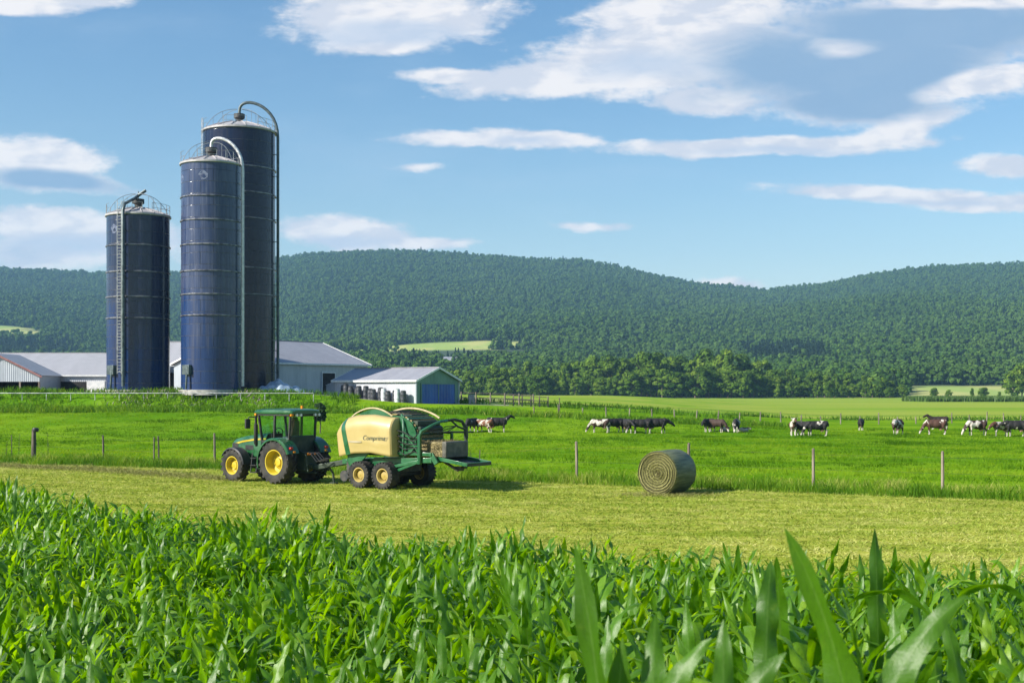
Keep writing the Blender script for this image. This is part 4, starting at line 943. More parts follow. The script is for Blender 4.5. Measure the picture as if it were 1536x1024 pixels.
pane(MB(), [(-.425,.68,zc0+.16),(-.425,-.68,zc0+.16),(-.50,-.68,zc1-.08),(-.50,.68,zc1-.08)]).build('rear_window', m_glass, cf)
pane(MB(), [(1.25,.66,zc0+.1),(1.25,-.66,zc0+.1),(1.41,-.70,zc1-.08),(1.41,.70,zc1-.08)]).build('windscreen', m_glass, cf)
rs = lambda u, k: [(u, v*k, z) for v, z in ((-.84,2.87),(-.86,2.94),(-.80,3.03),(-.5,3.08),(.5,3.08),(.80,3.03),(.86,2.94),(.84,2.87))]
rf = loft(MB(), [[(u, v, 2.87+(z-2.87)*q) for u, v, z in rs(uu, k)] for uu, k, q in ((-.68,.93,.7),(-.58,.99,.95),(.4,1,1.05),(1.45,.99,.98),(1.62,.93,.6))]).build('roof', m_tgreen, trac)
lp = MB()
for v in (.52, -.52, .3, -.74): lp.cyl((-.62,v,2.83), (-.70,v,2.83), .055, .06, 10)
for v in (.5, -.5): lp.cyl((1.55,v,2.83), (1.62,v,2.83), .055, .06, 10)
lp.build('work_lamp', m_lens, rf)
MB().box((-.60,.74,2.84), (.10,.14,.11)).box((1.5,.80,2.84), (.1,.1,.09)).build('turn_lamp', m_org, rf, bevel=.02)
MB().cyl((.2,-.6,3.06), (.2,-.6,3.2), .06).build('beacon', m_org, rf)
for s_ in (1, -1):
    fd = MB(); 
    M2 = Matrix(((1,0,0),(0,0,s_),(0,1,0)))
    fd.lathe([(.94,.60),(1.0,.62),(1.01,.9),(1.0,1.20),(.95,1.25),(.90,1.25),(.93,1.20),(.96,.9),(.94,.66)], 22, M2, math.radians(22), math.radians(196))
    fd.v = [(x-.02, y, z+.90) for x, y, z in fd.v] if False else [(-(x), y, z+.90) for x, y, z in fd.v]
    f_ = fd.build('rear_fender', m_tgreen, trac)
    a = math.radians(34); MB().box((-1.0*math.cos(a)-.01, 1.0*s_, .90+1.0*math.sin(a)+.02), (.09,.16,.11)).build('tail_lamp', m_red, f_, bevel=.02)
    a = math.radians(26); MB().box((-1.0*math.cos(a)-.02, .90*s_, .90+1.0*math.sin(a)-.0), (.06,.12,.08)).build('reflector', m_org, f_, bevel=.015)
    ff = MB(); ff.lathe([(.74,.70),(.76,.71),(.765,.92),(.755,1.13),(.70,1.17),(.69,1.15),(.735,1.12),(.745,.92)], 18, M2, math.radians(5), math.radians(150))
    ff.v = [(-x+WB, y, z+.68) for x, y, z in ff.v]; ff.bar((WB, .72*s_, 1.43), (WB, .4*s_, 1.1), .06, .05); ff.build('front_fender', m_blk, trac)
tk = MB().box((.98,.80,.86), (.62,.36,.62)); tk.build('fuel_tank', m_dgreen, trac, bevel=.06)
sp = MB()
for z in (.42, .72, 1.02): sp.box((1.42,.92,z), (.34,.26,.03))
for x_ in (1.25, 1.59): sp.bar((x_,1.02,.40), (x_,.9,1.25), .03, .03)
sp.build('step', m_blk, trac)
ex = MB().tube([(1.66,.62,1.5),(1.66,.66,1.62),(1.66,.66,2.42),(1.66,.66,2.44),(1.66,.66,2.74),(1.62,.66,2.80)], [.05,.085,.085,.05,.05,.05], 10); ex.build('exhaust', m_blk, trac)
for s_ in (1, -1):
    mr = MB().tube([(1.42,.80*s_,2.72),(1.45,1.22*s_,2.74),(1.45,1.28*s_,2.66)], .025, 6); mr.box((1.45,1.30*s_,2.46), (.09,.24,.40)); mr.build('mirror', m_blk, trac, bevel=.02)
it = MB().box((.28,0,1.85), (.5,.5,.14)); it.box((.02,0,2.22), (.14,.5,.75)); it.box((.0,0,2.66), (.12,.28,.16)); it.build('seat', m_seat, trac, bevel=.05)
sw = MB(); sw.tube([(.95+.07*math.sin(2*PI*k/16)*.6, .2*math.cos(2*PI*k/16), 2.12+.2*math.sin(2*PI*k/16)*.7) for k in range(17)], .018, 6); sw.cyl((1.12,0,1.7), (.96,0,2.12), .03); sw.box((1.1,0,1.85), (.2,.5,.35)); sw.build('steering_wheel', m_blk, trac)
hi = MB().box((-.72,0,.95), (.45,.7,.7)); hi.bar((-.5,.38,.62), (-1.25,.42,.55), .06, .10); hi.bar((-.5,-.38,.62), (-1.25,-.42,.55), .06, .10); hi.bar((-.6,.3,1.35), (-1.05,.36,1.15), .07, .08); hi.bar((-.6,-.3,1.35), (-1.05,-.36,1.15), .07, .08)
hi.bar((-1.05,.36,1.15), (-1.2,.42,.57), .04, .04); hi.bar((-1.05,-.36,1.15), (-1.2,-.42,.57), .04, .04); hi.bar((-.4,0,.46), (-1.25,0,.46), .12, .06); hi.cyl((-.9,0,.72), (-1.1,0,.72), .12); hi.build('hitch', m_dgreen, trac, bevel=.015)
hs_ = MB()
for k, v in enumerate((-.2,-.08,.06,.18)): hs_.tube([(-.9,v,1.2),(-1.15,v*1.3,1.28),(-1.45,v*1.4,1.02),(-1.75,v*1.4+.2,.95),(-2.1,.15+v*.6,1.1)], .022, 6)
hs_.build('hydraulic_hose', m_blk, trac)
cp = MB()
for v, m_ in ((-.2,0),(.06,0),(.18,0)): cp.cyl((-.92,v,1.2), (-1.02,v,1.25), .04)
cp.build('coupling', m_org, trac)
# ------------------------------------------------------------------ baler
m_cream = pmat('cream_panel', (.40,.31,.115), (.46,.365,.155), 1.3, .42, coat=.2, detail=6, lo=.3, hi=.75); m_bgreen = paint('baler_green', (.010,.085,.030), (.020,.120,.045)); m_arch = pmat('tan_edge', (.40,.33,.17), (.50,.43,.25), 4, .5)
m_brim = paint('dull_yellow_rim', (.34,.25,.06), (.44,.34,.12)); m_net = leaf_mat('chaff', [(0,(.09,.07,.03)),(1,(.3,.25,.11))], .1, .8); m_chaff = pmat('chaff_cover', (.05,.04,.025), (.30,.24,.12), 16, .9, lo=.5, hi=.7, bump=.5); m_grey = pmat('grey_bale_plastic', (.055,.055,.045), (.12,.115,.09), 4, .5, bump=.3, bscale=6)
m_haybl = pmat('hay_block', (.10,.085,.035), (.34,.28,.13), 14, .9, bump=.8, detail=6, stretch=(1,1,1.6)); m_ink = pmat('dark_lettering', (.05,.075,.06), None, rough=.5); m_inkg = pmat('grey_lettering', (.28,.24,.14), None, rough=.5)
BX, BY = -4.265, 50.2
bal = empty('baler', (BX, BY, gz(BX, BY)), math.radians(145), 'cream and green round baler with dark bale chute, hitched behind the tractor', 'baler')
BW = wheel_parts(.53, .27, .52, 22, .006, m_brim, .0)
for u in (0, 1.22):
    for s_ in (1, -1): put_wheel(bal, BW, (u, 1.12*s_, .53), s_ > 0)
UT = [-.34,.62,1.48,2.0,2.42,2.55,2.62]; ZT = [2.80,2.90,2.87,2.76,2.57,2.40,2.22]; ZB = [1.28,1.40,1.36,1.27,1.20,1.48,1.86]
def PV(u, s, off=0.):
    zt, zb = np.interp(u, UT, ZT), np.interp(u, UT, ZB); z = zb+(zt-zb)*s
    v = 1.36-.30*max(0, (s-.66)/.34)**2.2-.06*(1-s)**2-.28*max(0, (u-1.7)/.92)**2.4
    v += .028*math.exp(-((z-1.74-.09*math.exp(-((u-.9)/.5)**2))/.05)**2)*(1 if -.2 < u < 1.8 else 0)
    return float(v+off), float(z)
for sg in (1, -1):
    ul = list(np.linspace(-.34, 2.42, 24))+[2.48,2.55,2.59,2.62]; g_ = []
    for du, dv in ((.13,.62),(.125,.42),(.11,.20),(.08,.06),(.03,.008)):      # rear corner turns inwards
        g_.append([(-.34-du, sg*(PV(-.34, j/16)[0]-dv), PV(-.34, j/16)[1]-.03*du) for j in range(17)])
    for u in ul: g_.append([(u, sg*PV(u, j/16)[0], PV(u, j/16)[1]) for j in range(17)])
    p_ = MB().sheet(g_).build('side_panel', m_cream, bal, ang=24); md = p_.modifiers.new('thick', 'SOLIDIFY'); md.thickness = .03; md.offset = -1
    sg_ = []
    for j in range(17):
        s = j/16; uc = 1.80+.34*s; row = []
        for k in range(-2, 3):
            u = uc+k*.062; v, z = PV(u, s, .008); row.append((u, sg*v, z))
        sg_.append(row)
    MB().sheet(sg_).build('green_stripe', m_bgreen, p_)
    if sg > 0: side_p = p_
def text_mesh(body, size, shear, mt, fn, name, parent):
    cu = bpy.data.curves.new('txt', 'FONT'); cu.body = body; cu.size = size; cu.shear = shear; cu.align_x = 'LEFT'; cu.resolution_u = 3
    ob = bpy.data.objects.new('txt', cu); COL.objects.link(ob); dg = bpy.context.evaluated_depsgraph_get(); dg.update()
    me = bpy.data.meshes.new_from_object(ob.evaluated_get(dg)); bpy.data.objects.remove(ob); me.name = name
    for v in me.vertices: v.co = Vector(fn(v.co.x, v.co.y))
    me.materials.clear(); me.materials.append(mt); return link(name, me, parent)
def on_panel(u0, z0):
    def fn(a, b_):
        u = u0-a; zt, zb = np.interp(u, UT, ZT), np.interp(u, UT, ZB); s = (z0+b_-zb)/(zt-zb); return (u, PV(u, s)[0]+.014, z0+b_)
    return fn
text_mesh('Comprima', .27, .35, m_ink, on_panel(1.02, 1.90), 'lettering', side_p)
text_mesh('CF', .22, .35, m_inkg, on_panel(-.02, 1.88), 'lettering', side_p)
bar_ = MB().sheet([[(u, PV(u, .5)[0]+.0, 0) for u in (0, 1)]]*2)
ln = []
for u in np.linspace(1.75, 1.05, 6): 
    row = []
    for z in (1.79, 1.85):
        zt, zb = np.interp(u, UT, ZT), np.interp(u, UT, ZB); row.append((u, PV(u, (z-zb)/(zt-zb))[0]+.012, z))
    ln.append(row)
MB().sheet(ln).build('decal_bar', m_inkg, side_p)
# frame, drawbar
fb = MB()
for s_ in (1, -1):
    fb.bar((2.6,.72*s_,.98), (-2.15,.92*s_,1.18), .12, .2); fb.bar((-.2,.92*s_,1.42), (-2.15,.95*s_,1.40), .10, .14)
    fb.prism([(2.02,1.32),(.85,1.40),(1.50,.82),(1.78,.70),(1.98,.95)], lambda a, b, h: (a, h, b), 1.10*s_-.03, 1.10*s_+.03)
    fb.bar((.45,.95*s_,.75), (-1.55,1.02*s_,1.12), .08, .12); fb.bar((-2.1,.92*s_,1.42), (-2.35,.9*s_,1.05), .1, .2); fb.bar((.61,.8*s_,.7), (.61,.8*s_,1.2), .5, .1)
fb.bar((-.5,-.9,1.3), (-.5,.9,1.3), .1, .12); fb.bar((-2.0,-.95,1.38), (-2.0,.95,1.38), .1, .1); fb.bar((2.4,-.8,1.0), (2.4,.8,1.0), .14, .14)
fb.build('chassis', m_bgreen, bal, bevel=.015)
dbm = MB().bar((2.5,.45,.98), (4.25,.60,.66), .12, .16); dbm.bar((2.5,-.45,.98), (4.25,.56,.66), .12, .16); dbm.tube([(3.6,.5,.7),(3.55,.3,.45),(3.5,.3,.06)], .05, 8); dbm.box((3.5,.3,.05), (.25,.25,.05)); dbm.tube([(4.3,.58,.72),(3.2,.25,.92),(2.4,.1,1.1)], .07, 8); dbm.build('drawbar', m_dgreen, bal)
ax = MB()
for u in (0, 1.22): ax.cyl((u,-.95,.53), (u,.95,.53), .08)
for s_ in (1, -1): ax.bar((-.2,.72*s_,.72), (1.42,.72*s_,.72), .1, .16)
ax.box((.6,0,.80), (1.9,1.3,.3)); ax.build('axle', m_dark, bal)
pk = MB().cyl((2.35,-.95,.42), (2.35,.95,.42), .22, n=16); 
for k in range(24): pk.bar((2.35,-.9+k*.078,.42), (2.35+.3*math.cos(k*2.4),-.9+k*.078,.42+.3*math.sin(k*2.4)), .012, .012)
pk.box((1.7,0,.75), (1.0,1.9,.5)); pk.build('pickup_reel', m_dark, bal)
# bale chamber behind the side panels, rounded tailgate with rollers
ct = []
for k in range(29):
    a = math.radians(-60+k*300/28); ct.append((.62+1.0*math.cos(a), 2.02+.84*math.sin(a)))
MB().prism(ct, lambda a, b, h: (a, h, b), -.95, .95).build('bale_chamber', m_dgreen, bal)
tg = []
arc = [math.radians(75+k*(190)/24) for k in range(25)]
tgp = [(-.28+.98*math.cos(a), 2.02+.80*math.sin(a)) for a in arc]
tgo = MB().prism(tgp, lambda a, b, h: (a, h, b), -.80, .80); tail = tgo.build('tailgate', m_cream, bal, ang=50)
for s_ in (1, -1): MB().prism([(-.28+(x_+.28)*1.05, 2.02+(z_-2.02)*1.05) for x_, z_ in tgp], lambda a, b, h: (a, h, b), .82*s_-.03, .82*s_+.03).build('cheek_plate', m_bgreen, tail)
rl = MB()
for k in range(4, 24, 2):
    a = arc[k]; rl.cyl((-.28+1.02*math.cos(a), -.78, 2.02+.84*math.sin(a)), (-.28+1.02*math.cos(a), .78, 2.02+.84*math.sin(a)), .055, n=10)
rl.build('roller', m_bgreen, tail)
rl = MB()
for k in range(5, 24, 2):
    a = arc[k]; rl.box((-.28+1.01*math.cos(a), 0, 2.02+.83*math.sin(a)), (.12,1.5,.10))
rl.build('belt', m_haybl, tail)
# arches over the top
def arcpts(u0, u1, z0, z1, v, n=14): return [(u0+(u1-u0)*i/n, v, z0+(z1-z0)*math.sin(PI*i/n)**.8) for i in range(n+1)]
ar = MB(); ar.tube(arcpts(2.05,-.12,2.78,3.14,.80), .035, 6); ar.tube(arcpts(1.85,-1.1,2.74,3.12,-.85), .04, 6); ar.build('top_arch', m_arch, bal)
pl = MB(); a_ = arcpts(1.75,-.1,2.84,3.09,.79); pl.sheet([a_, [(u, v, 2.72) for u, v, z in a_]]); pl.build('arch_plate', m_bgreen, bal)
ar2 = [arcpts(1.8,-.9,2.72,2.98,v) for v in np.linspace(-.82, .70, 8)]; MB().sheet(ar2).build('top_cover', m_chaff, bal)
sl2 = MB()
for k in range(2, 13): 
    p, q = arcpts(1.85,-1.0,2.76,3.04,-.82)[k], arcpts(1.85,-1.0,2.76,3.0,.3)[k]; sl2.bar(p, q, .05, .03)
sl2.build('top_slat', m_dgreen, bal)
# rear gantry
ga = MB()
ga.tube([(-1.60,1.02,1.02),(-1.60,1.02,2.12),(-1.66,.98,2.26),(-1.85,.55,2.50),(-1.95,.15,2.64),(-1.95,-.25,2.66)], [.085,.085,.08,.06,.06,.06], 8)
ga.bar((-.55,.92,2.1), (-1.6,1.0,2.05), .06, .07); ga.bar((-.55,.92,1.75), (-1.6,1.0,1.70), .05, .06); ga.bar((-1.6,1.02,1.12), (-.4,.95,.72), .07, .1)
ga.tube([(-.75,.98,1.35),(-.80,1.0,2.25),(-.70,.90,2.62),(-.45,.70,2.90)], .05, 6); ga.bar((-.8,.98,2.3), (-1.62,1.0,1.35), .045, .06); ga.bar((-.75,-.98,1.3), (-.75,-.95,2.5), .08, .08); ga.bar((-1.6,-.98,1.2), (-1.6,-1.0,2.2), .09, .09); ga.bar((-1.6,-1.0,2.15), (-.5,-.95,2.2), .06, .07)
ga.build('wrap_gantry', m_bgreen, bal)
hh_ = MB()
for k in range(5): hh_.tube([(-.5,.97+.02*k,1.5+.2*k),(-.9,1.04+.02*k,1.35+.22*k),(-1.3,1.0,1.5+.13*k),(-1.62,1.08,1.42+.2*k)], .022, 6)
for k in range(3): hh_.tube([(-1.7,.9,2.35),(-1.95,.5-.1*k,2.35-.08*k),(-2.05,.0,2.2+.12*k),(-2.15,-.6,2.45)], .02, 6)
hh_.build('hydraulic_hose', m_blk, bal)
nb_ = MB().box((-1.12,0,2.56), (.28,1.4,.20)); nb_.cyl((-1.32,-.7,2.36), (-1.32,.7,2.36), .09); nb_.build('net_roll_box', m_dgreen, bal, bevel=.03)
gb = MB().tube([(-1.95,-.2,2.66),(-2.05,-.6,2.70),(-2.15,-.95,2.62),(-2.2,-1.12,2.35),(-2.2,-1.14,1.95)], [.05,.06,.06,.09,.09], 8); gb.tube([(-2.0,-.45,2.66),(-2.1,-.75,2.42),(-2.2,-1.1,2.3)], .04, 6); gb.tube([(-1.5,.3,2.2),(-2.0,-.4,2.22),(-2.2,-1.1,2.2)], .04, 6); gb.tube([(-2.2,-1.14,1.95),(-2.2,-1.1,1.35)], .07, 8); gb.tube([(-2.2,-1.1,2.2),(-2.3,-1.5,2.2)], .03, 6)
gb.build('wrap_arm', m_dgreen, bal)
bk = MB().box((-1.85,0,1.57), (1.3,1.36,.60)); hb = bk.build('hay_block', m_haybl, bal, bevel=.06)
MB().box((-2.54,0,1.58), (.22,1.40,.62)).build('end_wrap', m_grey, hb, bevel=.04)
n = 900; 
def straw(name, P0, N0, L, wd, mt, parent):
    """short stalks standing off a surface: points P0, normals N0"""
    n = len(P0); d = N0+RNG.normal(0, .7, (n, 3)); d /= np.linalg.norm(d, axis=1)[:,None]; sd = np.cross(d, RNG.normal(size=(n, 3))); sd /= np.linalg.norm(sd, axis=1)[:,None]
    V = np.stack([P0+sd*wd/2, P0-sd*wd/2, P0+d*(L*RNG.uniform(.3, 1, n))[:,None]], 1).reshape(-1, 3)
    return link(name, np_mesh(name, V, np.arange(3*n).reshape(-1, 3), mt, {'tint': np.repeat(RNG.random(n), 3)}), parent)
P0 = np.stack([RNG.uniform(-2.4, -1.2, n), np.where(RNG.random(n) < .5, .69, RNG.uniform(-.69, .69, n)), RNG.uniform(1.3, 1.87, n)], -1); top = P0[:,1] != .69; P0[top,2] = 1.88
N0 = np.where(top[:,None], np.array([[0,0,1.]]), np.array([[0,1.,0]])); straw('loose_hay', P0, N0, .12, .02, m_net, hb)
dk = MB(); dk.add([(-2.05,.72,1.24),(-2.05,-.72,1.24),(-3.62,-.74,1.02),(-3.62,.74,1.02),(-2.05,.72,1.20),(-2.05,-.72,1.20),(-3.62,-.74,.98),(-3.62,.74,.98)], [(0,1,2,3),(7,6,5,4),(0,4,5,1),(1,5,6,2),(2,6,7,3),(3,7,4,0)])
chute = dk.build('chute', m_dark, bal); re = MB()
for s_ in (1, -1): re.bar((-2.1,.74*s_,1.27), (-3.66,.76*s_,1.05), .07, .14)
re.bar((-3.66,-.78,1.05), (-3.66,.78,1.05), .08, .14); re.build('chute_rail', m_bgreen, chute, bevel=.01)
MB().bar((-3.70,-.74,1.03), (-3.70,.74,1.03), .03, .10).build('rubber_edge', m_blk, chute)
cl = MB()
for k in range(8): cl.bar((-1.58,1.06,1.28+k*.09), (-1.62,1.07,1.34+k*.09), .05, .03)
cl.build('hose_spiral', m_tyel, bal)
us = MB().tube([(-2.2,.3,1.12),(-2.9,.3,.80),(-3.1,.1,.92)], .06, 6); us.tube([(-2.2,-.4,1.12),(-2.8,-.4,.86)], .05, 6); us.box((-2.9,.2,.86), (.3,.2,.16)); us.build('chute_ram', m_dark, bal)
# ------------------------------------------------------------------ round bale
m, t, b = new_mat('hay_spiral'); o = tc(t); x, y, z = t.sep(o); r_ = t.math('SQRT', t.math('ADD', t.math('MULTIPLY', x, x), t.math('MULTIPLY', z, z))); an = t.math('ARCTAN2', z, x)
nz = t.noise(o, 5, 5, .65); nz2 = t.noise(o, 38, 4, .7); ph = t.math('ADD', t.math('MULTIPLY', r_, 62), t.math('ADD', an, t.math('MULTIPLY', nz, 7)))
wv = t.math('SINE', ph); wr = t.ramp(t.math('ADD', wv, t.math('MULTIPLY', t.math('SUBTRACT', nz2, .5), 2.2)), -1.1, 1.1)
c_ = t.mix(wr, (.080,.078,.024), (.28,.265,.10)); c_ = t.mix(t.ramp(r_, .12, .04), c_, (.10,.08,.03)); t.put(b.inputs['Base Color'], c_); b.inputs['Roughness'].default_value = .9; t.put(b.inputs['Normal'], t.bump(wr, 1.0, .05)); m_spiral = m
m_wrap = pmat('net_wrap', (.062,.080,.036), (.145,.165,.085), 9, .55, bump=.35, bscale=40, stretch=(1,.15,1), detail=6)
nf_ = Vector((-.56,-.83,0)).normalized(); LB, RB = 1.62, .825; D_ = 46.75; fc = Vector((X(985.7, D_), D_, 0)); cb_ = fc-nf_*LB/2
bale = empty('round_bale', (cb_.x, cb_.y, gz(cb_.x, cb_.y)+RB-.035), math.atan2(nf_.x, -nf_.y), 'round hay bale wrapped in dull green net lying on the mown field', 'hay bale')
g_ = random.Random(4); wp = MB(); pr = [(RB-.03,-LB/2),(RB-.005,-LB/2+.05),(RB+.008,-.2),(RB+.008,.2),(RB-.005,LB/2-.05),(RB-.03,LB/2)]
wp.lathe(pr, 64, YAX); wp.v = [tuple(Vector(p)*(1+.006*math.sin(7*math.atan2(p[2], p[0])+p[1]*5))) for p in wp.v]; wp.build('net_wrap', m_wrap, bale)
for sg in (-1, 1):
    en = MB(); prf = [(0,.0)]; r = .0; k = 0
    while r < RB-.045: 
        r += .021; k += 1; prf.append((r, .018*(k % 2)+g_.uniform(-.008,.012)+.05*(r/RB)**2))
    prf.append((RB-.02, .03)); en.lathe([(a, sg*(LB/2+h-.045)) for a, h in prf], 72, YAX); eo = en.build('bale_end', m_spiral, bale, ang=80)
    n = 2600; rr_ = np.sqrt(RNG.uniform(0, 1, n))*RB*.99; q = RNG.uniform(0, 2*PI, n); P0 = np.stack([rr_*np.cos(q), np.full(n, sg*(LB/2-.02)), rr_*np.sin(q)], -1)
    N0 = np.stack([-np.sin(q)*1.4, np.full(n, sg*.55), np.cos(q)*1.4], -1); straw('loose_hay', P0, N0, .13, .014, m_hay, eo)
# ------------------------------------------------------------------ pasture fence posts
def near_fence():
    rt = empty('pasture_fence', (-6, float(fence_y(-6)), 0), 0, 'long post and thin wire fence between the mown strip and the cow pasture', 'fence'); g_ = random.Random(8); ps = []
    for px, yb, yt, rad, sty in ((18,681,652,.035,2),(50,683,645,.14,1),(155,684,651,.055,0),(231,689,657,.04,0),(238,689,655,.045,0),(322,695,655,.06,0),(718,703,672,.045,2),(865,711,664,.062,0),(1033,715,665,.062,0),(1220,719,671,.062,0),(1414,727,677,.062,0),(1640,735,682,.062,0)):
        x = 0.; D = 60.
        for _ in range(30): D = float(fence_y(X(px, D)))
        x = X(px, D); z = gz(x, D); h = (yb-yt)/F*D+.22; p = Vector((x, D, z))-rt.location; ps.append((p, h))
        m_ = MB(); l_ = g_.uniform(-.03, .03)
        if rad > .1:
            m_.tube([p+Vector((0,0,-.3)), p+Vector((.03,0,h*.5)), p+Vector((l_,0,h))], [rad,rad*.95,rad*.85], 10)
        elif sty == 2: m_.bar(p+Vector((0,0,-.3)), p+Vector((l_*2,0,h)), rad, rad)
        else: m_.tube([p+Vector((0,0,-.3)), p+Vector((.0,0,h*.6)), p+Vector((l_,0,h)), p+Vector((l_,0,h+.03))], [rad,rad*.97,rad*.9,rad*.4], 8)
        po = m_.build('post', m_postd if px < 330 or sty == 2 else m_post, rt)
        if rad > .1: 
            po['label'] = 'thick old post with a black insulator cap'; MB().lathe([(0,h-.12),(.16,h-.12),(.19,h),(.15,h+.1),(0,h+.12)], 12, Matrix.Translation(p+Vector((.12,0,0)))).build('insulator', m_blk, po)
    for q in (.45, .85):
        w_ = MB().tube([p+Vector((0,-.05,h*q)) for p, h in ps], .0035, 4, False); w_.build('wire', m_dark, rt)
    return rt
m_post = pmat('weathered_post', (.14,.11,.08), (.30,.25,.19), 7, .9, stretch=(1,1,.12), bump=.4); m_postd = pmat('dark_old_post', (.07,.06,.045), (.17,.145,.11), 7, .9, stretch=(1,1,.12), bump=.4)
near_fence()
# tall weeds by the old fence at the left
m_weed = leaf_mat('weed_leaves', [(0,(.05,.08,.02)),(.6,(.11,.15,.035)),(1,(.22,.20,.08))], .3, .7)
for k, (px, h, lb) in enumerate(((12,1.0,'dry weed stalk at the left edge of the pasture fence'),(31,1.35,'tall dry weed between the left edge and the thick fence post'),(75,1.5,'tall thin weed just right of the thick fence post'),(708,1.15,'tall grassy weed with drooping head by the baler chute'))):
    D = 60.
    for _ in range(30): D = float(fence_y(X(px, D)))
    x = X(px, D); r = empty('weed', (x, D-.3, gz(x, D-.3)), k, lb, 'weed', 'tall weeds along the fence'); g_ = np.random.default_rng(k)
    MB().tube([(0,0,-.1),(.03,0,h*.5),(.08,.03,h)], [.014,.011,.005], 5).build('stem', m_weed, r)
    n = 70; z = g_.uniform(.15, 1, n)*h; q = g_.uniform(0, 6.28, n); L = g_.uniform(.06, .2, n)*(1.15-z/h*.6); c_, s_ = np.cos(q), np.sin(q)
    B = np.stack([.06*z/h, 0*z, z], -1); T_ = B+np.stack([c_*L, s_*L, L*g_.uniform(-.2, .7, n)], -1); S = np.stack([-s_, c_, 0*z], -1)*.018
    link('foliage', np_mesh('foliage', np.stack([B, (B+T_)/2+S, T_, (B+T_)/2-S], 1).reshape(-1, 3), np.arange(4*n).reshape(-1, 4), m_weed, {'tint': np.repeat(g_.random(n), 4)}), r)
# ------------------------------------------------------------------ cows
m_cow, t, b = new_mat('cow_hide'); o = tc(t); oi = t.add('ShaderNodeObjectInfo'); off = t.comb(t.math('MULTIPLY', oi.outputs['Random'], 37.), t.math('MULTIPLY', oi.outputs['Random'], 91.), 0.)
n_ = t.noise(t.vmath('ADD', o, off), 1.55, 2, .5, .3); x, y, z = t.sep(o)
th = t.sep(oi.outputs['Color'])
pat = t.ramp(t.math('ADD', n_, th[0]), .87, .90)                    # object colour red: how much black hide
leg = t.math('MULTIPLY', t.ramp(t.math('ADD', z, t.math('MULTIPLY', t.math('SUBTRACT', n_, .5), .6)), .45, .30), t.math('GREATER_THAN', .99, th[2]))
pat = t.math('MULTIPLY', pat, t.math('SUBTRACT', 1.0, leg))
blk = t.mix(th[1], (.010,.009,.009), (.20,.075,.035)); c_ = t.mix(pat, t.mix(t.ramp(t.noise(o, 6, 3), .4, .7), (.42,.38,.33), (.56,.52,.46)), blk)
t.put(b.inputs['Base Color'], c_); b.inputs['Roughness'].default_value = .75
m_pink = pmat('pink_skin', (.42,.22,.18), (.52,.30,.25), 5, .6); m_horn = pmat('ear_hide', (.02,.018,.018), (.05,.04,.04), 5, .8)
def ell(mb, c, r, M=None, n=14):
    pr = [(math.sin(PI*i/10), -math.cos(PI*i/10)) for i in range(11)]
    mm = MB().lathe([(max(a, .001), h) for a, h in pr], n); R = M or Matrix.Identity(3)
    mb.add([Vector(c)+R @ Vector((p[0]*r[0], p[1]*r[1], p[2]*r[2])) for p in mm.v], mm.f)
def capsule(mb, pts, rs, n=10):
    mb.tube(pts, rs, n)
    for p, r in zip(pts, rs): ell(mb, p, (r, r, r), n=8)
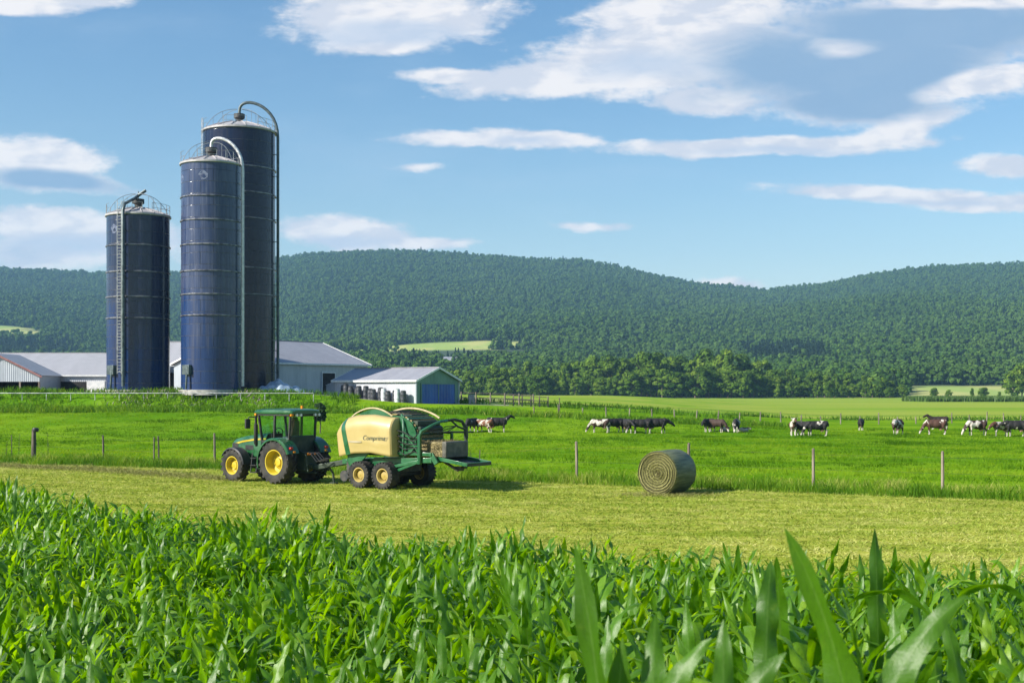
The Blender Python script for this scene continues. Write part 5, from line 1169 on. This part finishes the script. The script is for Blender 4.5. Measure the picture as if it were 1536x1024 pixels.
def cow_mesh(pose, seed):
    g_ = random.Random(seed); m = MB()      # x forward, z up; about 1.45 m at the withers
    ell(m, (.42,0,.98), (.46,.29,.37)); ell(m, (-.05,0,.96), (.58,.33,.38)); ell(m, (-.55,0,1.02), (.42,.28,.34)); capsule(m, [(.62,0,1.24),(.2,0,1.27),(-.4,0,1.28),(-.82,0,1.26)], [.14,.12,.12,.15]); ell(m, (-.78,0,1.12), (.20,.25,.26))
    ell(m, (.70,0,.98), (.22,.20,.30))
    if pose == 'graze':
        nk = [(.72,0,1.16),(1.0,0,.92),(1.18,0,.62)]; hd = [(1.20,0,.58),(1.34,0,.36),(1.42,0,.16)]
    elif pose == 'half':
        nk = [(.72,0,1.18),(1.05,.05,1.12),(1.28,.1,.98)]; hd = [(1.28,.1,1.0),(1.50,.16,.84),(1.64,.2,.72)]
    else:
        nk = [(.70,0,1.18),(.98,.03,1.34),(1.16,.05,1.50)]; hd = [(1.16,.05,1.52),(1.40,.12,1.44),(1.60,.18,1.34)]
    capsule(m, nk, [.24,.175,.14]); capsule(m, hd, [.135,.11,.085])
    st = 0 if pose != 'half' else .16
    for sy in (1, -1):
        f = sy*st
        capsule(m, [(.60,.17*sy,.95),(.58+f*.4,.17*sy,.62),(.60+f,.165*sy,.40),(.58+f,.16*sy,.10),(.62+f,.16*sy,.035)], [.15,.085,.06,.045,.065])
        capsule(m, [(-.66,.18*sy,1.02),(-.60-f*.3,.20*sy,.74),(-.82-f*.6,.18*sy,.50),(-.77-f,.17*sy,.12),(-.73-f,.17*sy,.035)], [.21,.125,.07,.05,.065])
    capsule(m, [(-.93,0,1.26),(-1.02,0,1.05),(-1.03,0,.75),(-1.01,0,.52)], [.05,.032,.025,.045], 6)
    ell(m, (-.40,0,.62), (.20,.15,.14))
    h0 = Vector(hd[0]); ax_ = (Vector(hd[2])-h0).normalized(); up = Vector((0,1,0)).cross(ax_)*-1
    for sy in (1, -1): capsule(m, [h0+Vector((0,.10*sy,.03)), h0+Vector((-.04,.26*sy,.06)), h0+Vector((-.05,.31*sy,.04))], [.05,.05,.03], 6)
    if pose == 'lie': pass
    me = m.mesh('cow', m_cow); ob = bpy.data.objects.new('cow_tmp', me); COL.objects.link(ob)
    rm = ob.modifiers.new('r', 'REMESH'); rm.mode = 'VOXEL'; rm.voxel_size = .032; sm = ob.modifiers.new('s', 'SMOOTH'); sm.factor = .5; sm.iterations = 3
    dg = bpy.context.evaluated_depsgraph_get(); dg.update(); r = bpy.data.meshes.new_from_object(ob.evaluated_get(dg)); bpy.data.objects.remove(ob)
    r.name = 'cow'; r.polygons.foreach_set('use_smooth', [True]*len(r.polygons)); r.materials.clear(); r.materials.append(m_cow)
    print('cow verts', len(r.vertices)); return r
COWM = {p: cow_mesh(p, 1) for p in ('graze', 'half', 'up')}
ud = MB(); ell(ud, (-.42,0,.55), (.17,.13,.11)); 
for a in (-.34,-.5):
    for s_ in (-.06,.06): ud.tube([(a,s_,.5),(a,s_,.40)], [.02,.014], 6)
UD = ud.mesh('udder', m_pink)
# px, feet y, heading (deg, 0 = to the right, 90 = away), pose, size, black share, brown, white legs, label
COWS = [(708,647.5,-118,'graze',1.0,.58,.0,0,'black and white cow grazing head down nearest the baler'),
 (727,647.5,150,'half',.92,.42,.5,0,'brown patched cow between the two black cows near the baler'),
 (746,647.5,8,'up',1.05,.56,.0,0,'mostly black cow with raised head looking right, near the baler'),
 (900,648,165,'graze',.96,.38,.1,0,'whitest cow of the middle group, grazing to the left'),
 (921,647.5,205,'half',1.0,.66,.0,0,'black cow beside the whitest cow, head low to the left'),
 (940,648,-75,'half',1.0,.62,.0,0,'black cow seen from its front in the middle group'),
 (962,649,182,'graze',1.02,.64,.0,0,'black cow grazing leftwards in the middle group, tail to tail with another'),
 (985,649,4,'half',1.08,.62,.0,0,'black cow walking right at the right end of the middle group'),
 (1063,646.5,-130,'half',.95,.62,.0,0,'black cow facing us, left one of the pair behind the hay bale'),
 (1075,647,-40,'graze',.95,.60,.1,0,'black cow grazing right, right one of the pair behind the hay bale'),
 (1104,647.5,-105,'graze',1.0,.50,.0,0,'lone black and white cow grazing towards us, right of the hay bale'),
 (1190,652,-100,'up',1.05,.40,.25,0,'pale cow with raised head facing us, left of the patched grazing cow'),
 (1204,652,-70,'half',1.0,.62,.0,0,'dark cow half hidden behind the pale cow with raised head'),
 (1226,653,178,'graze',1.05,.52,.0,0,'black and white patched cow grazing left beside the pale cow'),
 (1291,644.5,-110,'half',.9,.60,.0,0,'small far black and white cow standing alone'),
 (1346,651,-125,'half',1.08,.48,.15,0,'black and white cow standing turned to us, alone right of the small far cow'),
 (1404,650.5,172,'graze',1.05,.46,.2,0,'patched cow grazing left in front of a dark cow'),
 (1408,643,176,'up',1.05,.66,.05,0,'dark cow with raised head looking left behind a grazing one'),
 (1465,652,190,'graze',1.05,.44,.1,0,'patched cow grazing left, between the front grazing cow and the right edge group'),
 (1502,653,200,'half',1.0,.42,.25,0,'brownish patched cow, left one of the pair at the right edge'),
 (1524,653.5,172,'half',1.1,.50,.0,0,'black and white cow cut by the right edge of the photo')]
for px, py, hd, pose, sc_, bk_, br_, lg, lb in COWS:
    x, D = ground_at(px, py+.8, 60, 200); o = link('cow', COWM[pose]); o.location = (x, D, gz(x, D)-.04); o.rotation_euler = (0,0,math.radians(hd)); o.scale = (sc_*.90,)*3
    o.color = (bk_, min(1, br_*1.5), .4, 1); tag(o, lb, 'cow', 'dairy cows in the pasture'); link('udder', UD, o)
# two calves lying down
cf = MB(); ell(cf, (0,0,.22), (.45,.22,.22)); ell(cf, (.42,.05,.34), (.16,.11,.13)); ell(cf, (.58,.08,.30), (.14,.08,.08)); capsule(cf, [(.3,.2,.08),(.5,.25,.06)], [.08,.05]); capsule(cf, [(-.3,.22,.1),(-.05,.32,.06)], [.1,.05])
ob = bpy.data.objects.new('tmp', cf.mesh('calf', m_cow)); COL.objects.link(ob); rm = ob.modifiers.new('r', 'REMESH'); rm.mode = 'VOXEL'; rm.voxel_size = .03; sm = ob.modifiers.new('s', 'SMOOTH'); sm.iterations = 3
dg = bpy.context.evaluated_depsgraph_get(); dg.update(); cme = bpy.data.meshes.new_from_object(ob.evaluated_get(dg)); bpy.data.objects.remove(ob); cme.materials.clear(); cme.materials.append(m_cow); cme.polygons.foreach_set('use_smooth', [True]*len(cme.polygons))
for px, py, hd, lb in ((1086,647,20,'small dark calf lying between the pair and the lone cow behind the hay bale'),(1115,647.5,-10,'small dark calf lying just right of the lone grazing cow')):
    x, D = ground_at(px, py, 60, 200); o = link('calf', cme); o.location = (x, D, gz(x, D)-.02); o.rotation_euler = (0,0,math.radians(hd)); o.color = (.62,.1,.4,1); tag(o, lb, 'calf', 'calves lying in the pasture')
